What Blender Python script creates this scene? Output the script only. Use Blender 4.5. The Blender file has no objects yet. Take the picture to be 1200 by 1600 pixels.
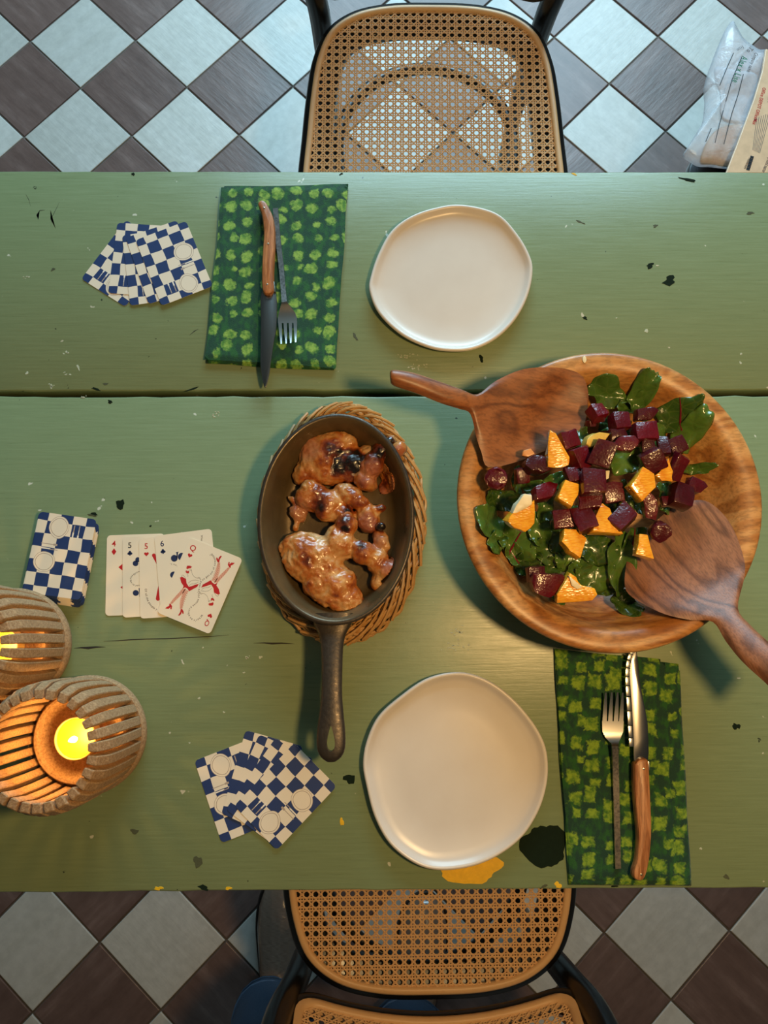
import bpy, bmesh, math, random
from mathutils import Vector, Matrix, noise

# ------------------------------------------------------------------ camera, light, exposure
S = bpy.context.scene
COL = S.collection
HF, FPX, TH, RO, PSI = 1.617, 1236.8, 0.16218, -0.04774, math.radians(2.9)
T = 0.75                                              # table top height
_c, _s, _ct, _st = math.cos(RO), math.sin(RO), math.cos(TH), math.sin(TH)
_RZ = Matrix.Rotation(-PSI, 3, 'Z')
CX = _RZ @ Vector((_c, -_s*_ct, -_s*_st))             # picture right
CY = _RZ @ Vector((-_s, -_c*_ct, -_c*_st))            # picture down
CF = _RZ @ Vector((0, _st, -_ct))                     # view direction

def P(px, py, z):
    """world point at height z that the photograph shows at pixel (px, py)"""
    d = CF + CX*((px-600)/FPX) + CY*((py-800)/FPX)
    return Vector((0, 0, HF)) + d*((HF-z)/-d.z)

cd = bpy.data.cameras.new('camera'); cam = bpy.data.objects.new('camera', cd); COL.objects.link(cam)
cd.sensor_fit = 'HORIZONTAL'; cd.sensor_width = 36; cd.lens = 36*FPX/1200; cd.clip_start = 0.02
m3 = Matrix((CX, -CY, -CF)).transposed()
cam.matrix_world = Matrix.Translation((0, 0, HF)) @ m3.to_4x4()
S.camera = cam
S.view_settings.view_transform = 'Standard'; S.view_settings.look = 'None'
S.view_settings.gamma = 1; S.view_settings.use_curve_mapping = False
S.view_settings.exposure = 0.45

w = bpy.data.worlds.new('room_light'); S.world = w; w.use_nodes = True
w.node_tree.nodes['Background'].inputs[0].default_value = (0.62, 0.72, 0.80, 1)
w.node_tree.nodes['Background'].inputs[1].default_value = 0.20

def lamp(name, kind, loc, energy, color, target=None, **kw):
    d = bpy.data.lights.new(name, kind); d.energy = energy; d.color = color
    for k, v in kw.items(): setattr(d, k, v)
    o = bpy.data.objects.new(name, d); COL.objects.link(o); o.location = loc
    if target is not None:
        o.rotation_euler = (Vector(target)-Vector(loc)).to_track_quat('-Z', 'Y').to_euler()
    return o
lamp('window_daylight', 'AREA', (0.35, 2.72, 1.65), 74, (0.50, 0.81, 1.0), (0.1, 0.6, 0.3), shape='RECTANGLE', size=1.7, size_y=1.3)
_l = P(1075, 985, T)
lamp('ceiling_lamp', 'SPOT', (_l.x, _l.y, T+1.0), 19.5, (1.0, 0.62, 0.25), (_l.x, _l.y, 0), shadow_soft_size=0.05, spot_size=math.radians(158), spot_blend=0.35)

# ------------------------------------------------------------------ helpers
def W(o):
    m = o.matrix_basis.copy()
    return W(o.parent) @ m if o.parent else m

def mk(name, v, f, mats, parent=None, loc=None, smooth=True, ang=40, fm=None, local=False):
    """one mesh object from world-space vertices (or the parent's own space when local)"""
    me = bpy.data.meshes.new(name)
    v = [Vector(p) for p in v]
    o = bpy.data.objects.new(name, me)
    if parent is not None:
        o.parent = parent
        if not local:
            inv = W(parent).inverted(); v = [inv @ p for p in v]
    elif loc is not None:
        loc = Vector(loc); o.location = loc
        if not local: v = [p-loc for p in v]
    me.from_pydata(v, [], f)
    if not isinstance(mats, (list, tuple)): mats = [mats]
    for m in mats: me.materials.append(m)
    if fm: me.polygons.foreach_set('material_index', fm)
    me.update()
    if smooth:
        me.polygons.foreach_set('use_smooth', [True]*len(me.polygons))
        if ang: me.set_sharp_from_angle(angle=math.radians(ang))
    COL.objects.link(o)
    return o

def tag(o, label=None, cat=None, group=None, kind=None):
    if label: o['label'] = label
    if cat: o['category'] = cat
    if group: o['group'] = group
    if kind: o['kind'] = kind
    return o

def thing(name, label, cat, loc, rz=0, group=None):
    o = bpy.data.objects.new(name, None); COL.objects.link(o)
    o.empty_display_size = 0.05
    o.location = loc; o.rotation_euler = (0, 0, rz)
    return tag(o, label, cat, group)

def catmull(pts, n, closed=True):
    pts = [Vector(p) for p in pts]; N = len(pts); out = []
    segs = N if closed else N-1
    for i in range(segs):
        if closed: a, b, c, d = pts[i-1], pts[i], pts[(i+1) % N], pts[(i+2) % N]
        else: a, b, c, d = pts[max(i-1, 0)], pts[i], pts[i+1], pts[min(i+2, N-1)]
        for k in range(n):
            t = k/n
            out.append(0.5*((2*b)+(c-a)*t+(2*a-5*b+4*c-d)*t*t+(3*b-a-3*c+d)*t**3))
    if not closed: out.append(pts[-1])
    return out

def area2(p): return sum(p[i-1][0]*p[i][1]-p[i][0]*p[i-1][1] for i in range(len(p)))/2
def ccw(p): return list(p) if area2(p) > 0 else list(reversed(p))

def offset(poly, d):
    """move a counter-clockwise outline inwards by d"""
    out = []; N = len(poly)
    for i in range(N):
        a, b, c = poly[i-1], poly[i], poly[(i+1) % N]
        e1 = Vector((b[0]-a[0], b[1]-a[1])); e2 = Vector((c[0]-b[0], c[1]-b[1]))
        if e1.length < 1e-9: e1 = e2
        if e2.length < 1e-9: e2 = e1
        n1 = Vector((-e1.y, e1.x)).normalized(); n2 = Vector((-e2.y, e2.x)).normalized()
        n = n1+n2
        if n.length < 1e-6: n = n1
        n.normalize(); k = 1/max(0.55, n.dot(n1))
        out.append((b[0]+n.x*d*k, b[1]+n.y*d*k))
    return out

def loft(rings, cap0=True, cap1=True, closed=True):
    v, f = [], []
    n = len(rings[0])
    for r in rings: v += [Vector(p) for p in r]
    for i in range(len(rings)-1):
        for j in range(n if closed else n-1):
            a, b = i*n+j, i*n+(j+1) % n
            f.append((a, b, b+n, a+n))
    if cap0: f.append(tuple(reversed(range(n))))
    if cap1: f.append(tuple(range((len(rings)-1)*n, len(rings)*n)))
    return v, f

def slab(poly, z0, z1, b=0.001, zf=None):
    """solid with outline poly and rounded rims; zf adds a height at (x, y)"""
    poly = ccw([(p[0], p[1]) for p in poly]); zf = zf or (lambda x, y: 0)
    prof = [(b*0.7, z0), (0, z0+b*0.7), (0, z1-b), (b*0.3, z1-b*0.3), (b, z1)]
    rings = [[(x, y, z+zf(x, y)) for x, y in offset(poly, d)] for d, z in prof]
    return loft(rings)

def join(parts):
    v, f = [], []
    for a, b in parts:
        o = len(v); v += a; f += [tuple(i+o for i in q) for q in b]
    return v, f

def tube(pts, r, n=10, closed=False, caps=True, squash=1.0):
    pts = [Vector(p) for p in pts]; N = len(pts)
    R = r if isinstance(r, (list, tuple)) else [r]*N
    rings = []; up = None
    for i in range(N):
        a = pts[i-1] if (i > 0 or closed) else pts[i]; b = pts[(i+1) % N] if (i < N-1 or closed) else pts[i]
        t = (b-a).normalized()
        if up is None: up = Vector((0, 0, 1)) if abs(t.z) < 0.9 else Vector((0, 1, 0))
        x = t.cross(up)
        if x.length < 1e-5: x = t.cross(Vector((1, 0, 0)))
        x.normalize(); y = x.cross(t).normalized(); up = y
        rings.append([pts[i]+x*(math.cos(k*2*math.pi/n)*R[i])+y*(math.sin(k*2*math.pi/n)*R[i]*squash) for k in range(n)])
    if closed:
        rings.append(rings[0]); return loft(rings, False, False)
    return loft(rings, caps, caps)

def lathe(prof, c, n=64, arc=None):
    rings = [[(c[0]+r*math.cos(k*2*math.pi/n), c[1]+r*math.sin(k*2*math.pi/n), c[2]+z) for k in range(n)] for r, z in prof]
    return loft(rings, False, False)

def box(x0, x1, y0, y1, z0, z1, b=0.002):
    return slab([(x0, y0), (x1, y0), (x1, y1), (x0, y1)], z0, z1, b)

def disc(r, h, n, cx=0, cy=0): return [(cx+r*math.cos(k*2*math.pi/n), cy+h*math.sin(k*2*math.pi/n)) for k in range(n)]

# ------------------------------------------------------------------ materials
def lin(*c):
    f = lambda x: x/12.92 if x <= 0.04045 else ((x+0.055)/1.055)**2.4
    return tuple(f(x/255) for x in c)+(1,)

class M:
    def __init__(s, name, col=(0.5, 0.5, 0.5, 1), rough=0.5, **kw):
        s.m = bpy.data.materials.new(name); s.m.use_nodes = True; s.t = s.m.node_tree
        s.b = s.t.nodes['Principled BSDF']; s.out = s.t.nodes['Material Output']
        s.b.inputs['Base Color'].default_value = col; s.b.inputs['Roughness'].default_value = rough
        for k, v in kw.items(): s.b.inputs[k].default_value = v
        s._c = {}
    def n(s, typ, ins=None, **at):
        nd = s.t.nodes.new(typ)
        for k, v in at.items(): setattr(nd, k, v)
        for k, v in (ins or {}).items(): s.set(nd.inputs[k], v)
        return nd
    def set(s, sock, v):
        if hasattr(v, 'bl_idname') and hasattr(v, 'outputs'): v = v.outputs[0]
        if isinstance(v, bpy.types.NodeSocket): s.t.links.new(v, sock)
        else: sock.default_value = v
    def obj(s): 
        if 'o' not in s._c: s._c['o'] = s.n('ShaderNodeTexCoord').outputs['Object']
        return s._c['o']
    def mapping(s, scale=(1, 1, 1), rot=(0, 0, 0), loc=(0, 0, 0), vec=None):
        return s.n('ShaderNodeMapping', {'Vector': vec or s.obj(), 'Scale': scale, 'Rotation': rot, 'Location': loc})
    def noise(s, scale, detail=3, rough=0.55, vec=None, dist=0):
        return s.n('ShaderNodeTexNoise', {'Vector': vec or s.obj(), 'Scale': scale, 'Detail': detail, 'Roughness': rough, 'Distortion': dist}).outputs['Fac']
    def ramp(s, fac, stops, interp='LINEAR'):
        r = s.n('ShaderNodeValToRGB', {'Fac': fac}); e = r.color_ramp; e.interpolation = interp
        while len(e.elements) < len(stops): e.elements.new(0.5)
        for el, (p, c) in zip(e.elements, stops): el.position = p; el.color = c if len(c) == 4 else tuple(c)+(1,)
        return r.outputs[0]
    def mix(s, fac, a, b, mode='MIX'):
        n = s.n('ShaderNodeMix', data_type='RGBA', blend_type=mode)
        s.set(n.inputs[0], fac); s.set(n.inputs[6], a); s.set(n.inputs[7], b)
        return n.outputs[2]
    def math(s, op, a, b=0.0, c=0.0):
        n = s.n('ShaderNodeMath', operation=op); s.set(n.inputs[0], a); s.set(n.inputs[1], b); s.set(n.inputs[2], c)
        return n.outputs[0]
    def col(s, v): s.set(s.b.inputs['Base Color'], v); return s
    def rough(s, v): s.set(s.b.inputs['Roughness'], v); return s
    def bump(s, h, strength=0.3, dist=0.001):
        n = s.n('ShaderNodeBump', {'Height': h, 'Strength': strength, 'Distance': dist})
        s.set(s.b.inputs['Normal'], n.outputs[0]); return s
G = lambda v: (v, v, v, 1)

# floor tiles
def tile_mat(name, a, b, c, rough):
    m = M(name, rough=rough); rnd = m.n('ShaderNodeObjectInfo').outputs['Random']
    off = m.n('ShaderNodeCombineXYZ', {'X': m.math('MULTIPLY', rnd, 7.0), 'Y': m.math('MULTIPLY', rnd, 13.0), 'Z': rnd})
    v = m.n('ShaderNodeVectorMath', {0: m.obj(), 1: off}, operation='ADD').outputs[0]
    st = m.mapping((4, 22, 4), vec=v)
    n1 = m.noise(1.6, 5, 0.6, vec=st); n2 = m.noise(60, 3, 0.6, vec=v)
    base = m.ramp(n1, [(0.3, a), (0.55, b), (0.75, c)])
    base = m.mix(0.25, base, m.ramp(n2, [(0.35, G(0.55)), (0.65, G(1.0))]), 'MULTIPLY')
    base = m.mix(1.0, base, m.ramp(rnd, [(0, G(0.88)), (1, G(1.0))]), 'MULTIPLY')
    return m.col(base).bump(m.math('ADD', m.noise(5, 3, vec=st), m.math('MULTIPLY', n2, 0.25)), 0.35, 0.0015).m
TILE_W = tile_mat('pale_tile', lin(200, 196, 186), lin(208, 204, 195), lin(214, 210, 202), 0.42)
TILE_D = tile_mat('dark_tile', lin(106, 82, 74), lin(120, 95, 87), lin(142, 117, 109), 0.38)
m = M('grout', lin(92, 84, 78), 0.9); GROUT = m.col(m.mix(m.noise(90), lin(84, 76, 70), lin(108, 100, 92))).bump(m.noise(300), 0.3).m
m = M('far_tiles', rough=0.4)
FARTILE = m

# painted table
m = M('sage_paint', rough=0.36)
st = m.mapping((3, 60, 20)); br = m.noise(6, 6, 0.65, vec=st)
big = m.noise(5, 3)
base = m.mix(m.ramp(br, [(0.3, G(0)), (0.7, G(1))]), lin(122, 138, 100), lin(132, 148, 108))
base = m.mix(m.math('MULTIPLY', big, 0.35), base, lin(118, 133, 92))
sp = m.noise(85, 3, 0.6)
base = m.mix(m.ramp(sp, [(0.735, G(0)), (0.75, G(1))]), base, lin(52, 60, 44))
sp2 = m.noise(70, 2, 0.5, vec=m.mapping(loc=(3.1, 1.7, 5)))
base = m.mix(m.ramp(sp2, [(0.76, G(0)), (0.78, G(0.9))]), base, lin(205, 205, 185))
PAINT = m.col(base).rough(m.ramp(br, [(0.3, G(0.26)), (0.7, G(0.38))])).bump(m.math('ADD', m.math('MULTIPLY', br, 0.6), m.math('MULTIPLY', m.noise(40, 4), 0.7)), 0.22, 0.0010).m
def plain(name, c, rough=0.6, grain=0, **kw):
    m = M(name, c, rough, **kw)
    if grain:
        n = m.noise(grain, 4); d = tuple(x*0.72 for x in c[:3])+(1,)
        m.col(m.mix(n, d, tuple(min(1, x*1.18) for x in c[:3])+(1,))).bump(n, 0.3, 0.0006)
    return m.m
CHIP_D = plain('dark_green_underpaint', lin(20, 34, 20), 0.85, 200, **{'Specular IOR Level': 0.15})
CHIP_Y = plain('yellow_underpaint', lin(238, 186, 30), 0.45, 150)
CHIP_W = plain('pale_scuff', lin(188, 192, 165), 0.7, 300)
CHIP_O = plain('scratch_brown', lin(74, 78, 50), 0.7, 300)
DARKW = plain('table_underside', lin(40, 38, 30), 0.8, 60)

BLACKWOOD = plain('black_bentwood', lin(20, 19, 19), 0.28, 0)
m = M('cane', rough=0.5); n = m.noise(160, 3)
CANE = m.col(m.mix(n, lin(222, 170, 118), lin(240, 200, 150))).m
m = M('cane_rim', rough=0.42); n = m.noise(40, 3)
CANERIM = m.col(m.mix(n, lin(222, 172, 118), lin(236, 194, 144))).m

def wood(name, dark, mid, light, stretch=(1, 7, 7), rings=9.0, base_scale=6, rough=0.42, fine=130, lines=0.5, dist=0.5):
    m = M(name, rough=rough)
    st = m.mapping(stretch)
    n1 = m.noise(base_scale, 2, 0.5, vec=st, dist=dist)
    ln = m.math('MULTIPLY_ADD', m.math('SINE', m.math('MULTIPLY', n1, rings*6.28)), 0.5, 0.5)
    tone = m.noise(base_scale*1.7, 4, 0.6, vec=m.mapping(stretch, loc=(3, 1, 2)))
    fl = m.noise(fine, 3, 0.6, vec=m.mapping((0.16*stretch[0], stretch[1]*0.22, stretch[2]*0.22)))
    k = m.math('ADD', m.math('MULTIPLY', m.math('POWER', ln, 1.8), lines), m.math('MULTIPLY', tone, 1.0-lines))
    base = m.ramp(k, [(0.18, light), (0.5, mid), (0.85, dark)])
    base = m.mix(0.55, base, m.ramp(fl, [(0.36, G(0.42)), (0.56, G(1.0))]), 'MULTIPLY')
    return m.col(base).bump(fl, 0.2, 0.0006).m
BOWLWOOD = wood('mango_wood', lin(140, 82, 36), lin(184, 122, 62), lin(216, 162, 98), (1.5, 3.6, 3.6), 5, 5, 0.38, 420, 0.32, 1.0)
SERVER_A = wood('teak_reddish', lin(104, 56, 26), lin(142, 82, 40), lin(164, 100, 54), (1.0, 3.2, 3.2), 8, 5.0, 0.4, 500, 0.42, 0.25)
SERVER_B = wood('teak_brown', lin(88, 54, 34), lin(132, 84, 56), lin(160, 108, 76), (0.45, 6, 6), 6, 4.5, 0.42, 500, 0.42, 0.2)
OLIVEWOOD = wood('knife_handle_wood', lin(140, 84, 46), lin(180, 116, 68), lin(204, 140, 90), (1.0, 8, 8), 6, 9, 0.4, 600, 0.4, 0.4)
STEEL = M('brushed_steel', lin(186, 184, 180), 0.26, Metallic=1.0).m
STEELB = plain('blade_steel', lin(140, 138, 136), 0.24, 0, Metallic=1.0)
m = M('worn_fork_steel', lin(120, 116, 112), 0.38, Metallic=1.0); n = m.noise(400, 3)
STEELD = m.rough(m.ramp(n, [(0.3, G(0.3)), (0.7, G(0.5))])).m
BRASS = M('pale_rivet', lin(214, 200, 176), 0.3, Metallic=1.0).m
m = M('plate_glaze', lin(232, 224, 212), 0.30); n = m.noise(30, 3)
GLAZE = m.col(m.mix(n, lin(214, 203, 190), lin(224, 215, 203))).m
PAPER = plain('card_paper', lin(236, 224, 200), 0.55)
INK_R = plain('red_ink', lin(190, 28, 34), 0.5)
INK_B = plain('navy_ink', lin(26, 44, 84), 0.5)
INK_P = plain('pink_ink', lin(228, 176, 150), 0.5)
INK_G = plain('grey_ink', lin(96, 86, 82), 0.6)
INK_K = plain('black_ink', lin(30, 28, 30), 0.5)
INK_GREEN = plain('green_marker', lin(20, 120, 84), 0.5)

# card back: blue and cream checks, two plates, cutlery
m = M('card_back', rough=0.5)
nz = m.n('ShaderNodeTexNoise', {'Vector': m.obj(), 'Scale': 38, 'Detail': 1}).outputs['Color']
wob = m.n('ShaderNodeVectorMath', {0: m.n('ShaderNodeVectorMath', {0: nz, 1: (0.5, 0.5, 0.5)}, operation='SUBTRACT').outputs[0], 'Scale': 0.004}, operation='SCALE').outputs[0]
pv = m.n('ShaderNodeVectorMath', {0: m.obj(), 1: wob}, operation='ADD').outputs[0]
xyz = m.n('ShaderNodeSeparateXYZ', {0: pv})
flo = lambda q: m.math('FLOOR', m.math('DIVIDE', m.math('ADD', q, 0.007), 0.014))
par = m.math('PINGPONG', m.math('ADD', flo(xyz.outputs[0]), flo(xyz.outputs[1])), 1.0)
BL, CR = lin(32, 56, 106), lin(236, 224, 202)
base = m.mix(par, CR, BL)
raw = m.n('ShaderNodeSeparateXYZ', {0: m.obj()})
def boxmask(cx, cy, hx, hy):
    a = m.math('LESS_THAN', m.math('ABSOLUTE', m.math('SUBTRACT', raw.outputs[0], cx)), hx)
    b = m.math('LESS_THAN', m.math('ABSOLUTE', m.math('SUBTRACT', raw.outputs[1], cy)), hy)
    return m.math('MULTIPLY', a, b)
CW, CL = lin(240, 232, 216), lin(176, 160, 146)
for cx, cy, hx, hy, col in ((0.0095, 0.0225, 0.0008, 0.0042, CW), (0.0096, 0.0300, 0.0005, 0.0040, CL), (0.0152, 0.0220, 0.0009, 0.0018, CW), (0.0152, 0.0255, 0.00035, 0.0040, CW),
                            (0.0152, 0.0318, 0.0005, 0.0024, CL), (-0.0150, 0.0105, 0.0075, 0.0004, CL), (-0.0070, 0.0105, 0.0022, 0.0011, CL), (-0.0165, 0.0055, 0.0050, 0.0007, CW), (-0.0080, 0.0050, 0.0045, 0.0004, CL)):
    base = m.mix(boxmask(cx, cy, hx, hy), base, col)
for cx, cy, kx in ((-0.0068, 0.0300, 1.06), (-0.0152, -0.0088, 0.95)):
    dx = m.math('MULTIPLY', m.math('SUBTRACT', xyz.outputs[0], cx), kx); dy = m.math('DIVIDE', m.math('SUBTRACT', xyz.outputs[1], cy), kx)
    d = m.math('SQRT', m.math('ADD', m.math('MULTIPLY', dx, dx), m.math('MULTIPLY', dy, dy)))
    base = m.mix(m.math('LESS_THAN', d, 0.0114), base, CR)
    ring = m.math('LESS_THAN', m.math('ABSOLUTE', m.math('SUBTRACT', d, 0.0094)), 0.00028)
    base = m.mix(ring, base, lin(166, 146, 128))
    ring = m.math('LESS_THAN', m.math('ABSOLUTE', m.math('SUBTRACT', d, 0.0114)), 0.00022)
    base = m.mix(ring, base, lin(176, 158, 140))
CARDBACK = m.col(base).m
# deck edge: the bleed of the checks shows on the sides
m = M('card_edge', rough=0.6); x2 = m.n('ShaderNodeSeparateXYZ', {0: m.obj()})
fl2 = lambda q: m.math('FLOOR', m.math('DIVIDE', m.math('ADD', q, 0.007), 0.014))
par = m.math('PINGPONG', m.math('ADD', fl2(x2.outputs[0]), fl2(x2.outputs[1])), 1.0)
CARDEDGE = m.col(m.mix(par, lin(222, 190, 140), lin(44, 62, 104))).m

def napkin_mat(name, dk, dk2, li, li2, thr, rnd, metric):
    m = M(name, rough=0.85); m.b.inputs['Sheen Weight'].default_value = 0.2
    nz = m.n('ShaderNodeTexNoise', {'Vector': m.obj(), 'Scale': 60, 'Detail': 2}).outputs['Color']
    wob = m.n('ShaderNodeVectorMath', {0: m.n('ShaderNodeVectorMath', {0: nz, 1: (0.5, 0.5, 0.5)}, operation='SUBTRACT').outputs[0], 'Scale': 0.012}, operation='SCALE').outputs[0]
    v = m.n('ShaderNodeVectorMath', {0: m.obj(), 1: wob}, operation='ADD').outputs[0]
    flat = m.mapping((1, 1, 0), vec=v)
    vo = m.n('ShaderNodeTexVoronoi', {'Vector': flat, 'Scale': 52.0, 'Randomness': rnd}, distance=metric, voronoi_dimensions='2D')
    jit = m.math('MULTIPLY', m.math('SUBTRACT', m.n('ShaderNodeSeparateColor', {0: vo.outputs['Color']}).outputs[0], 0.5), 0.16)
    d = m.math('ADD', vo.outputs['Distance'], jit)
    blot = m.noise(420, 3, 0.6); d2 = m.math('ADD', d, m.math('MULTIPLY', m.math('SUBTRACT', blot, 0.5), 0.30))
    msk = m.ramp(d2, [(thr-0.05, G(1)), (thr+0.06, G(0))])
    mid = m.mix(m.ramp(m.noise(190, 3), [(0.35, G(0)), (0.62, G(1))]), li2, li)
    mott = m.mix(m.ramp(m.noise(110, 3, vec=m.mapping((1.3, 0.8, 1))), [(0.45, G(0)), (0.62, G(1))]), dk, dk2)
    c = m.mix(msk, mott, mid)
    wv = m.noise(900, 2)
    return m.col(c).bump(m.math('ADD', wv, m.math('MULTIPLY', m.noise(25, 3), 2.0)), 0.35, 0.0012).m
NAP1 = napkin_mat('green_dotted_cloth', lin(14, 66, 44), lin(30, 92, 40), lin(142, 180, 76), lin(70, 126, 44), 0.29, 0.45, 'EUCLIDEAN')
NAP2 = napkin_mat('green_blotted_cloth', lin(14, 56, 36), lin(28, 84, 28), lin(132, 162, 40), lin(62, 108, 24), 0.285, 0.62, 'CHEBYCHEV')

m = M('cast_iron', rough=0.42, Metallic=0.5); n = m.noise(260, 4, 0.6)
IRON = m.col(m.mix(m.noise(22, 3), lin(50, 45, 40), lin(84, 73, 60))).rough(m.ramp(n, [(0.3, G(0.30)), (0.7, G(0.52))])).bump(n, 0.35, 0.0006).m
m = M('seasoned_iron', rough=0.36, Metallic=0.35); n = m.noise(180, 4, 0.6)
IRONIN = m.col(m.mix(m.noise(28, 4), lin(72, 58, 38), lin(118, 98, 64))).rough(m.ramp(m.noise(35, 4), [(0.3, G(0.24)), (0.7, G(0.48))])).bump(n, 0.3, 0.0006).m
m = M('wicker', rough=0.5); n = m.noise(120, 3)
WICKER = m.col(m.mix(n, lin(150, 100, 48), lin(214, 166, 98))).m
m = M('clay', rough=0.9); n = m.noise(420, 4, 0.7)
CLAY = m.col(m.mix(m.ramp(n, [(0.3, G(0)), (0.7, G(1))]), lin(136, 102, 68), lin(192, 157, 116))).bump(n, 0.7, 0.0012).m
WAX = M('tealight_wax', lin(226, 200, 30), 0.35); WAX.b.inputs['Subsurface Weight'].default_value = 0.6
WAX.b.inputs['Subsurface Radius'].default_value = (0.02, 0.012, 0.004); WAX = WAX.m
CUP = plain('tealight_cup', lin(224, 200, 120), 0.3)
FLAME = M('flame', (1, 0.8, 0.4, 1)); FLAME.b.inputs['Emission Color'].default_value = (1.0, 0.78, 0.36, 1); FLAME.b.inputs['Emission Strength'].default_value = 14; FLAME = FLAME.m

# ------------------------------------------------------------------ floor
TS = 0.16972
HT = HF
def lat(A, B):
    s, fr, ox, oy = 0.0742183, -0.0621338, -0.4797009, 0.8437047
    u = Vector((s*(A+B)+ox, s*(A-B)+oy)); c, n = math.cos(-fr), math.sin(-fr)
    q = Vector((c*u.x-n*u.y, n*u.x+c*u.y))*HF
    c, n = math.cos(-PSI), math.sin(-PSI)
    return Vector((c*q.x-n*q.y, n*q.x+c*q.y, 0))
LX = (lat(1, 0)-lat(0, 0)); TANG = math.atan2(LX.y, LX.x); O0 = lat(0, 0)
X0, X1, Y0, Y1 = -1.3, 1.3, -1.25, 1.85
# parity: the tile whose centre the photograph shows near (130, 64) is pale
_q = P(130, 64, 0)-O0; _d = LX.normalized(); _e = Vector((_d.y, -_d.x, 0))
if (lat(0, 1)-O0).dot(_e) < 0: _e = -_e
PAR = (math.floor(_q.dot(_d)/TS)+math.floor(_q.dot(_e)/TS)) % 2
m = FARTILE
mp = m.mapping((1/TS, 1/TS, 0), (0, 0, 0))
ck = m.n('ShaderNodeTexChecker', {'Vector': m.mapping((1, 1, 0), loc=(0, 0, 0.5), vec=mp.outputs[0]), 'Scale': 1.0})
_even = (PAR == 0) == ((lat(0, 1)-O0).dot(Vector((-_d.y, _d.x, 0))) > 0)
m.set(ck.inputs[1 if _even else 2], lin(208, 204, 195)); m.set(ck.inputs[2 if _even else 1], lin(120, 97, 89)); m.col(ck.outputs[0])
R4 = Matrix.Rotation(TANG, 4, 'Z')
fo = 3.2
gi = .125
quads = [(-fo, X0+gi, -fo, fo), (X1-gi, fo, -fo, fo), (X0+gi, X1-gi, -fo, Y0+gi), (X0+gi, X1-gi, Y1-gi, fo)]
v, f, fmi = [], [], []
for q in quads+[(X0, X1, Y0, Y1)]:
    k = len(v); z = -0.0014 if len(fmi) < 4 else -0.003
    v += [Vector((q[0], q[2], z)), Vector((q[1], q[2], z)), Vector((q[1], q[3], z)), Vector((q[0], q[3], z))]; f.append((k, k+1, k+2, k+3)); fmi.append(1 if len(fmi) < 4 else 0)
k = len(v); v += [Vector((-fo, -fo, -0.03)), Vector((fo, -fo, -0.03)), Vector((fo, fo, -0.03)), Vector((-fo, fo, -0.03))]; f.append((k+3, k+2, k+1, k)); fmi.append(0)
fl = bpy.data.objects.new('floor', bpy.data.meshes.new('floor')); COL.objects.link(fl)
fl.location = O0; fl.rotation_euler = (0, 0, TANG); inv = W(fl).inverted()
fl.data.from_pydata([inv @ p for p in v], [], f); fl.data.materials.append(GROUT); fl.data.materials.append(FARTILE.m)
fl.data.polygons.foreach_set('material_index', fmi); fl['kind'] = 'structure'
h = TS/2-0.0018
tv, tf = slab([(-h, -h), (h, -h), (h, h), (-h, h)], -0.006, 0.0, 0.0016)
tmesh = []
for mt in (TILE_W, TILE_D):
    me = bpy.data.meshes.new('floor_tile'); me.from_pydata(tv, [], tf); me.materials.append(mt); tmesh.append(me)
rg = random.Random(3)
sgn = 1 if (lat(0, 1)-O0).dot(Vector((-_d.y, _d.x, 0))) > 0 else -1
for A in range(-20, 20):
    for B in range(-20, 20):
        c = O0+_d*TS*(A+0.5)+_e*TS*(B+0.5)
        if not (X0 < c.x < X1 and Y0 < c.y < Y1): continue
        o = bpy.data.objects.new('floor_tile', tmesh[0 if (A+B) % 2 == PAR else 1]); COL.objects.link(o); o.parent = fl
        o.location = (TS*(A+0.5), sgn*TS*(B+0.5), rg.uniform(-0.0006, 0.0006))
        o.rotation_euler = (rg.uniform(-.003, .003), rg.uniform(-.003, .003), rg.choice((0, 1, 2, 3))*math.pi/2+rg.uniform(-.004, .004))


# ------------------------------------------------------------------ room shell
WALLM = plain('plaster', lin(150, 142, 132), 0.9, 30)
rx, ry0, ry1, rz = 2.9, -2.4, 2.75, 2.65
def struct(name, v, f, mat): return tag(mk(name, v, f, mat, smooth=False), kind='structure')
struct('wall_left', *box(-rx-.1, -rx, ry0, ry1, 0, rz, .001), WALLM)
struct('wall_right', *box(rx, rx+.1, ry0, ry1, 0, rz, .001), WALLM)
struct('wall_front', *box(-rx-.1, rx+.1, ry0-.1, ry0, 0, rz, .001), WALLM)
wx0, wx1, wz0, wz1 = -.6, 1.3, .95, 2.3
struct('wall_back', *join([box(-rx-.1, wx0, ry1, ry1+.1, 0, rz, .001), box(wx1, rx+.1, ry1, ry1+.1, 0, rz, .001), box(wx0, wx1, ry1, ry1+.1, 0, wz0, .001), box(wx0, wx1, ry1, ry1+.1, wz1, rz, .001)]), WALLM)
struct('window_1', *join([box(wx0, wx1, ry1+.03, ry1+.07, wz0, wz0+.05), box(wx0, wx1, ry1+.03, ry1+.07, wz1-.05, wz1), box(wx0, wx0+.05, ry1+.03, ry1+.07, wz0, wz1), box(wx1-.05, wx1, ry1+.03, ry1+.07, wz0, wz1), box(.33, .37, ry1+.03, ry1+.07, wz0, wz1)]), plain('window_paint', lin(220, 216, 206), 0.4))
struct('ceiling', *box(-rx-.1, rx+.1, ry0-.1, ry1+.1, rz, rz+.1, .001), WALLM)

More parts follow.
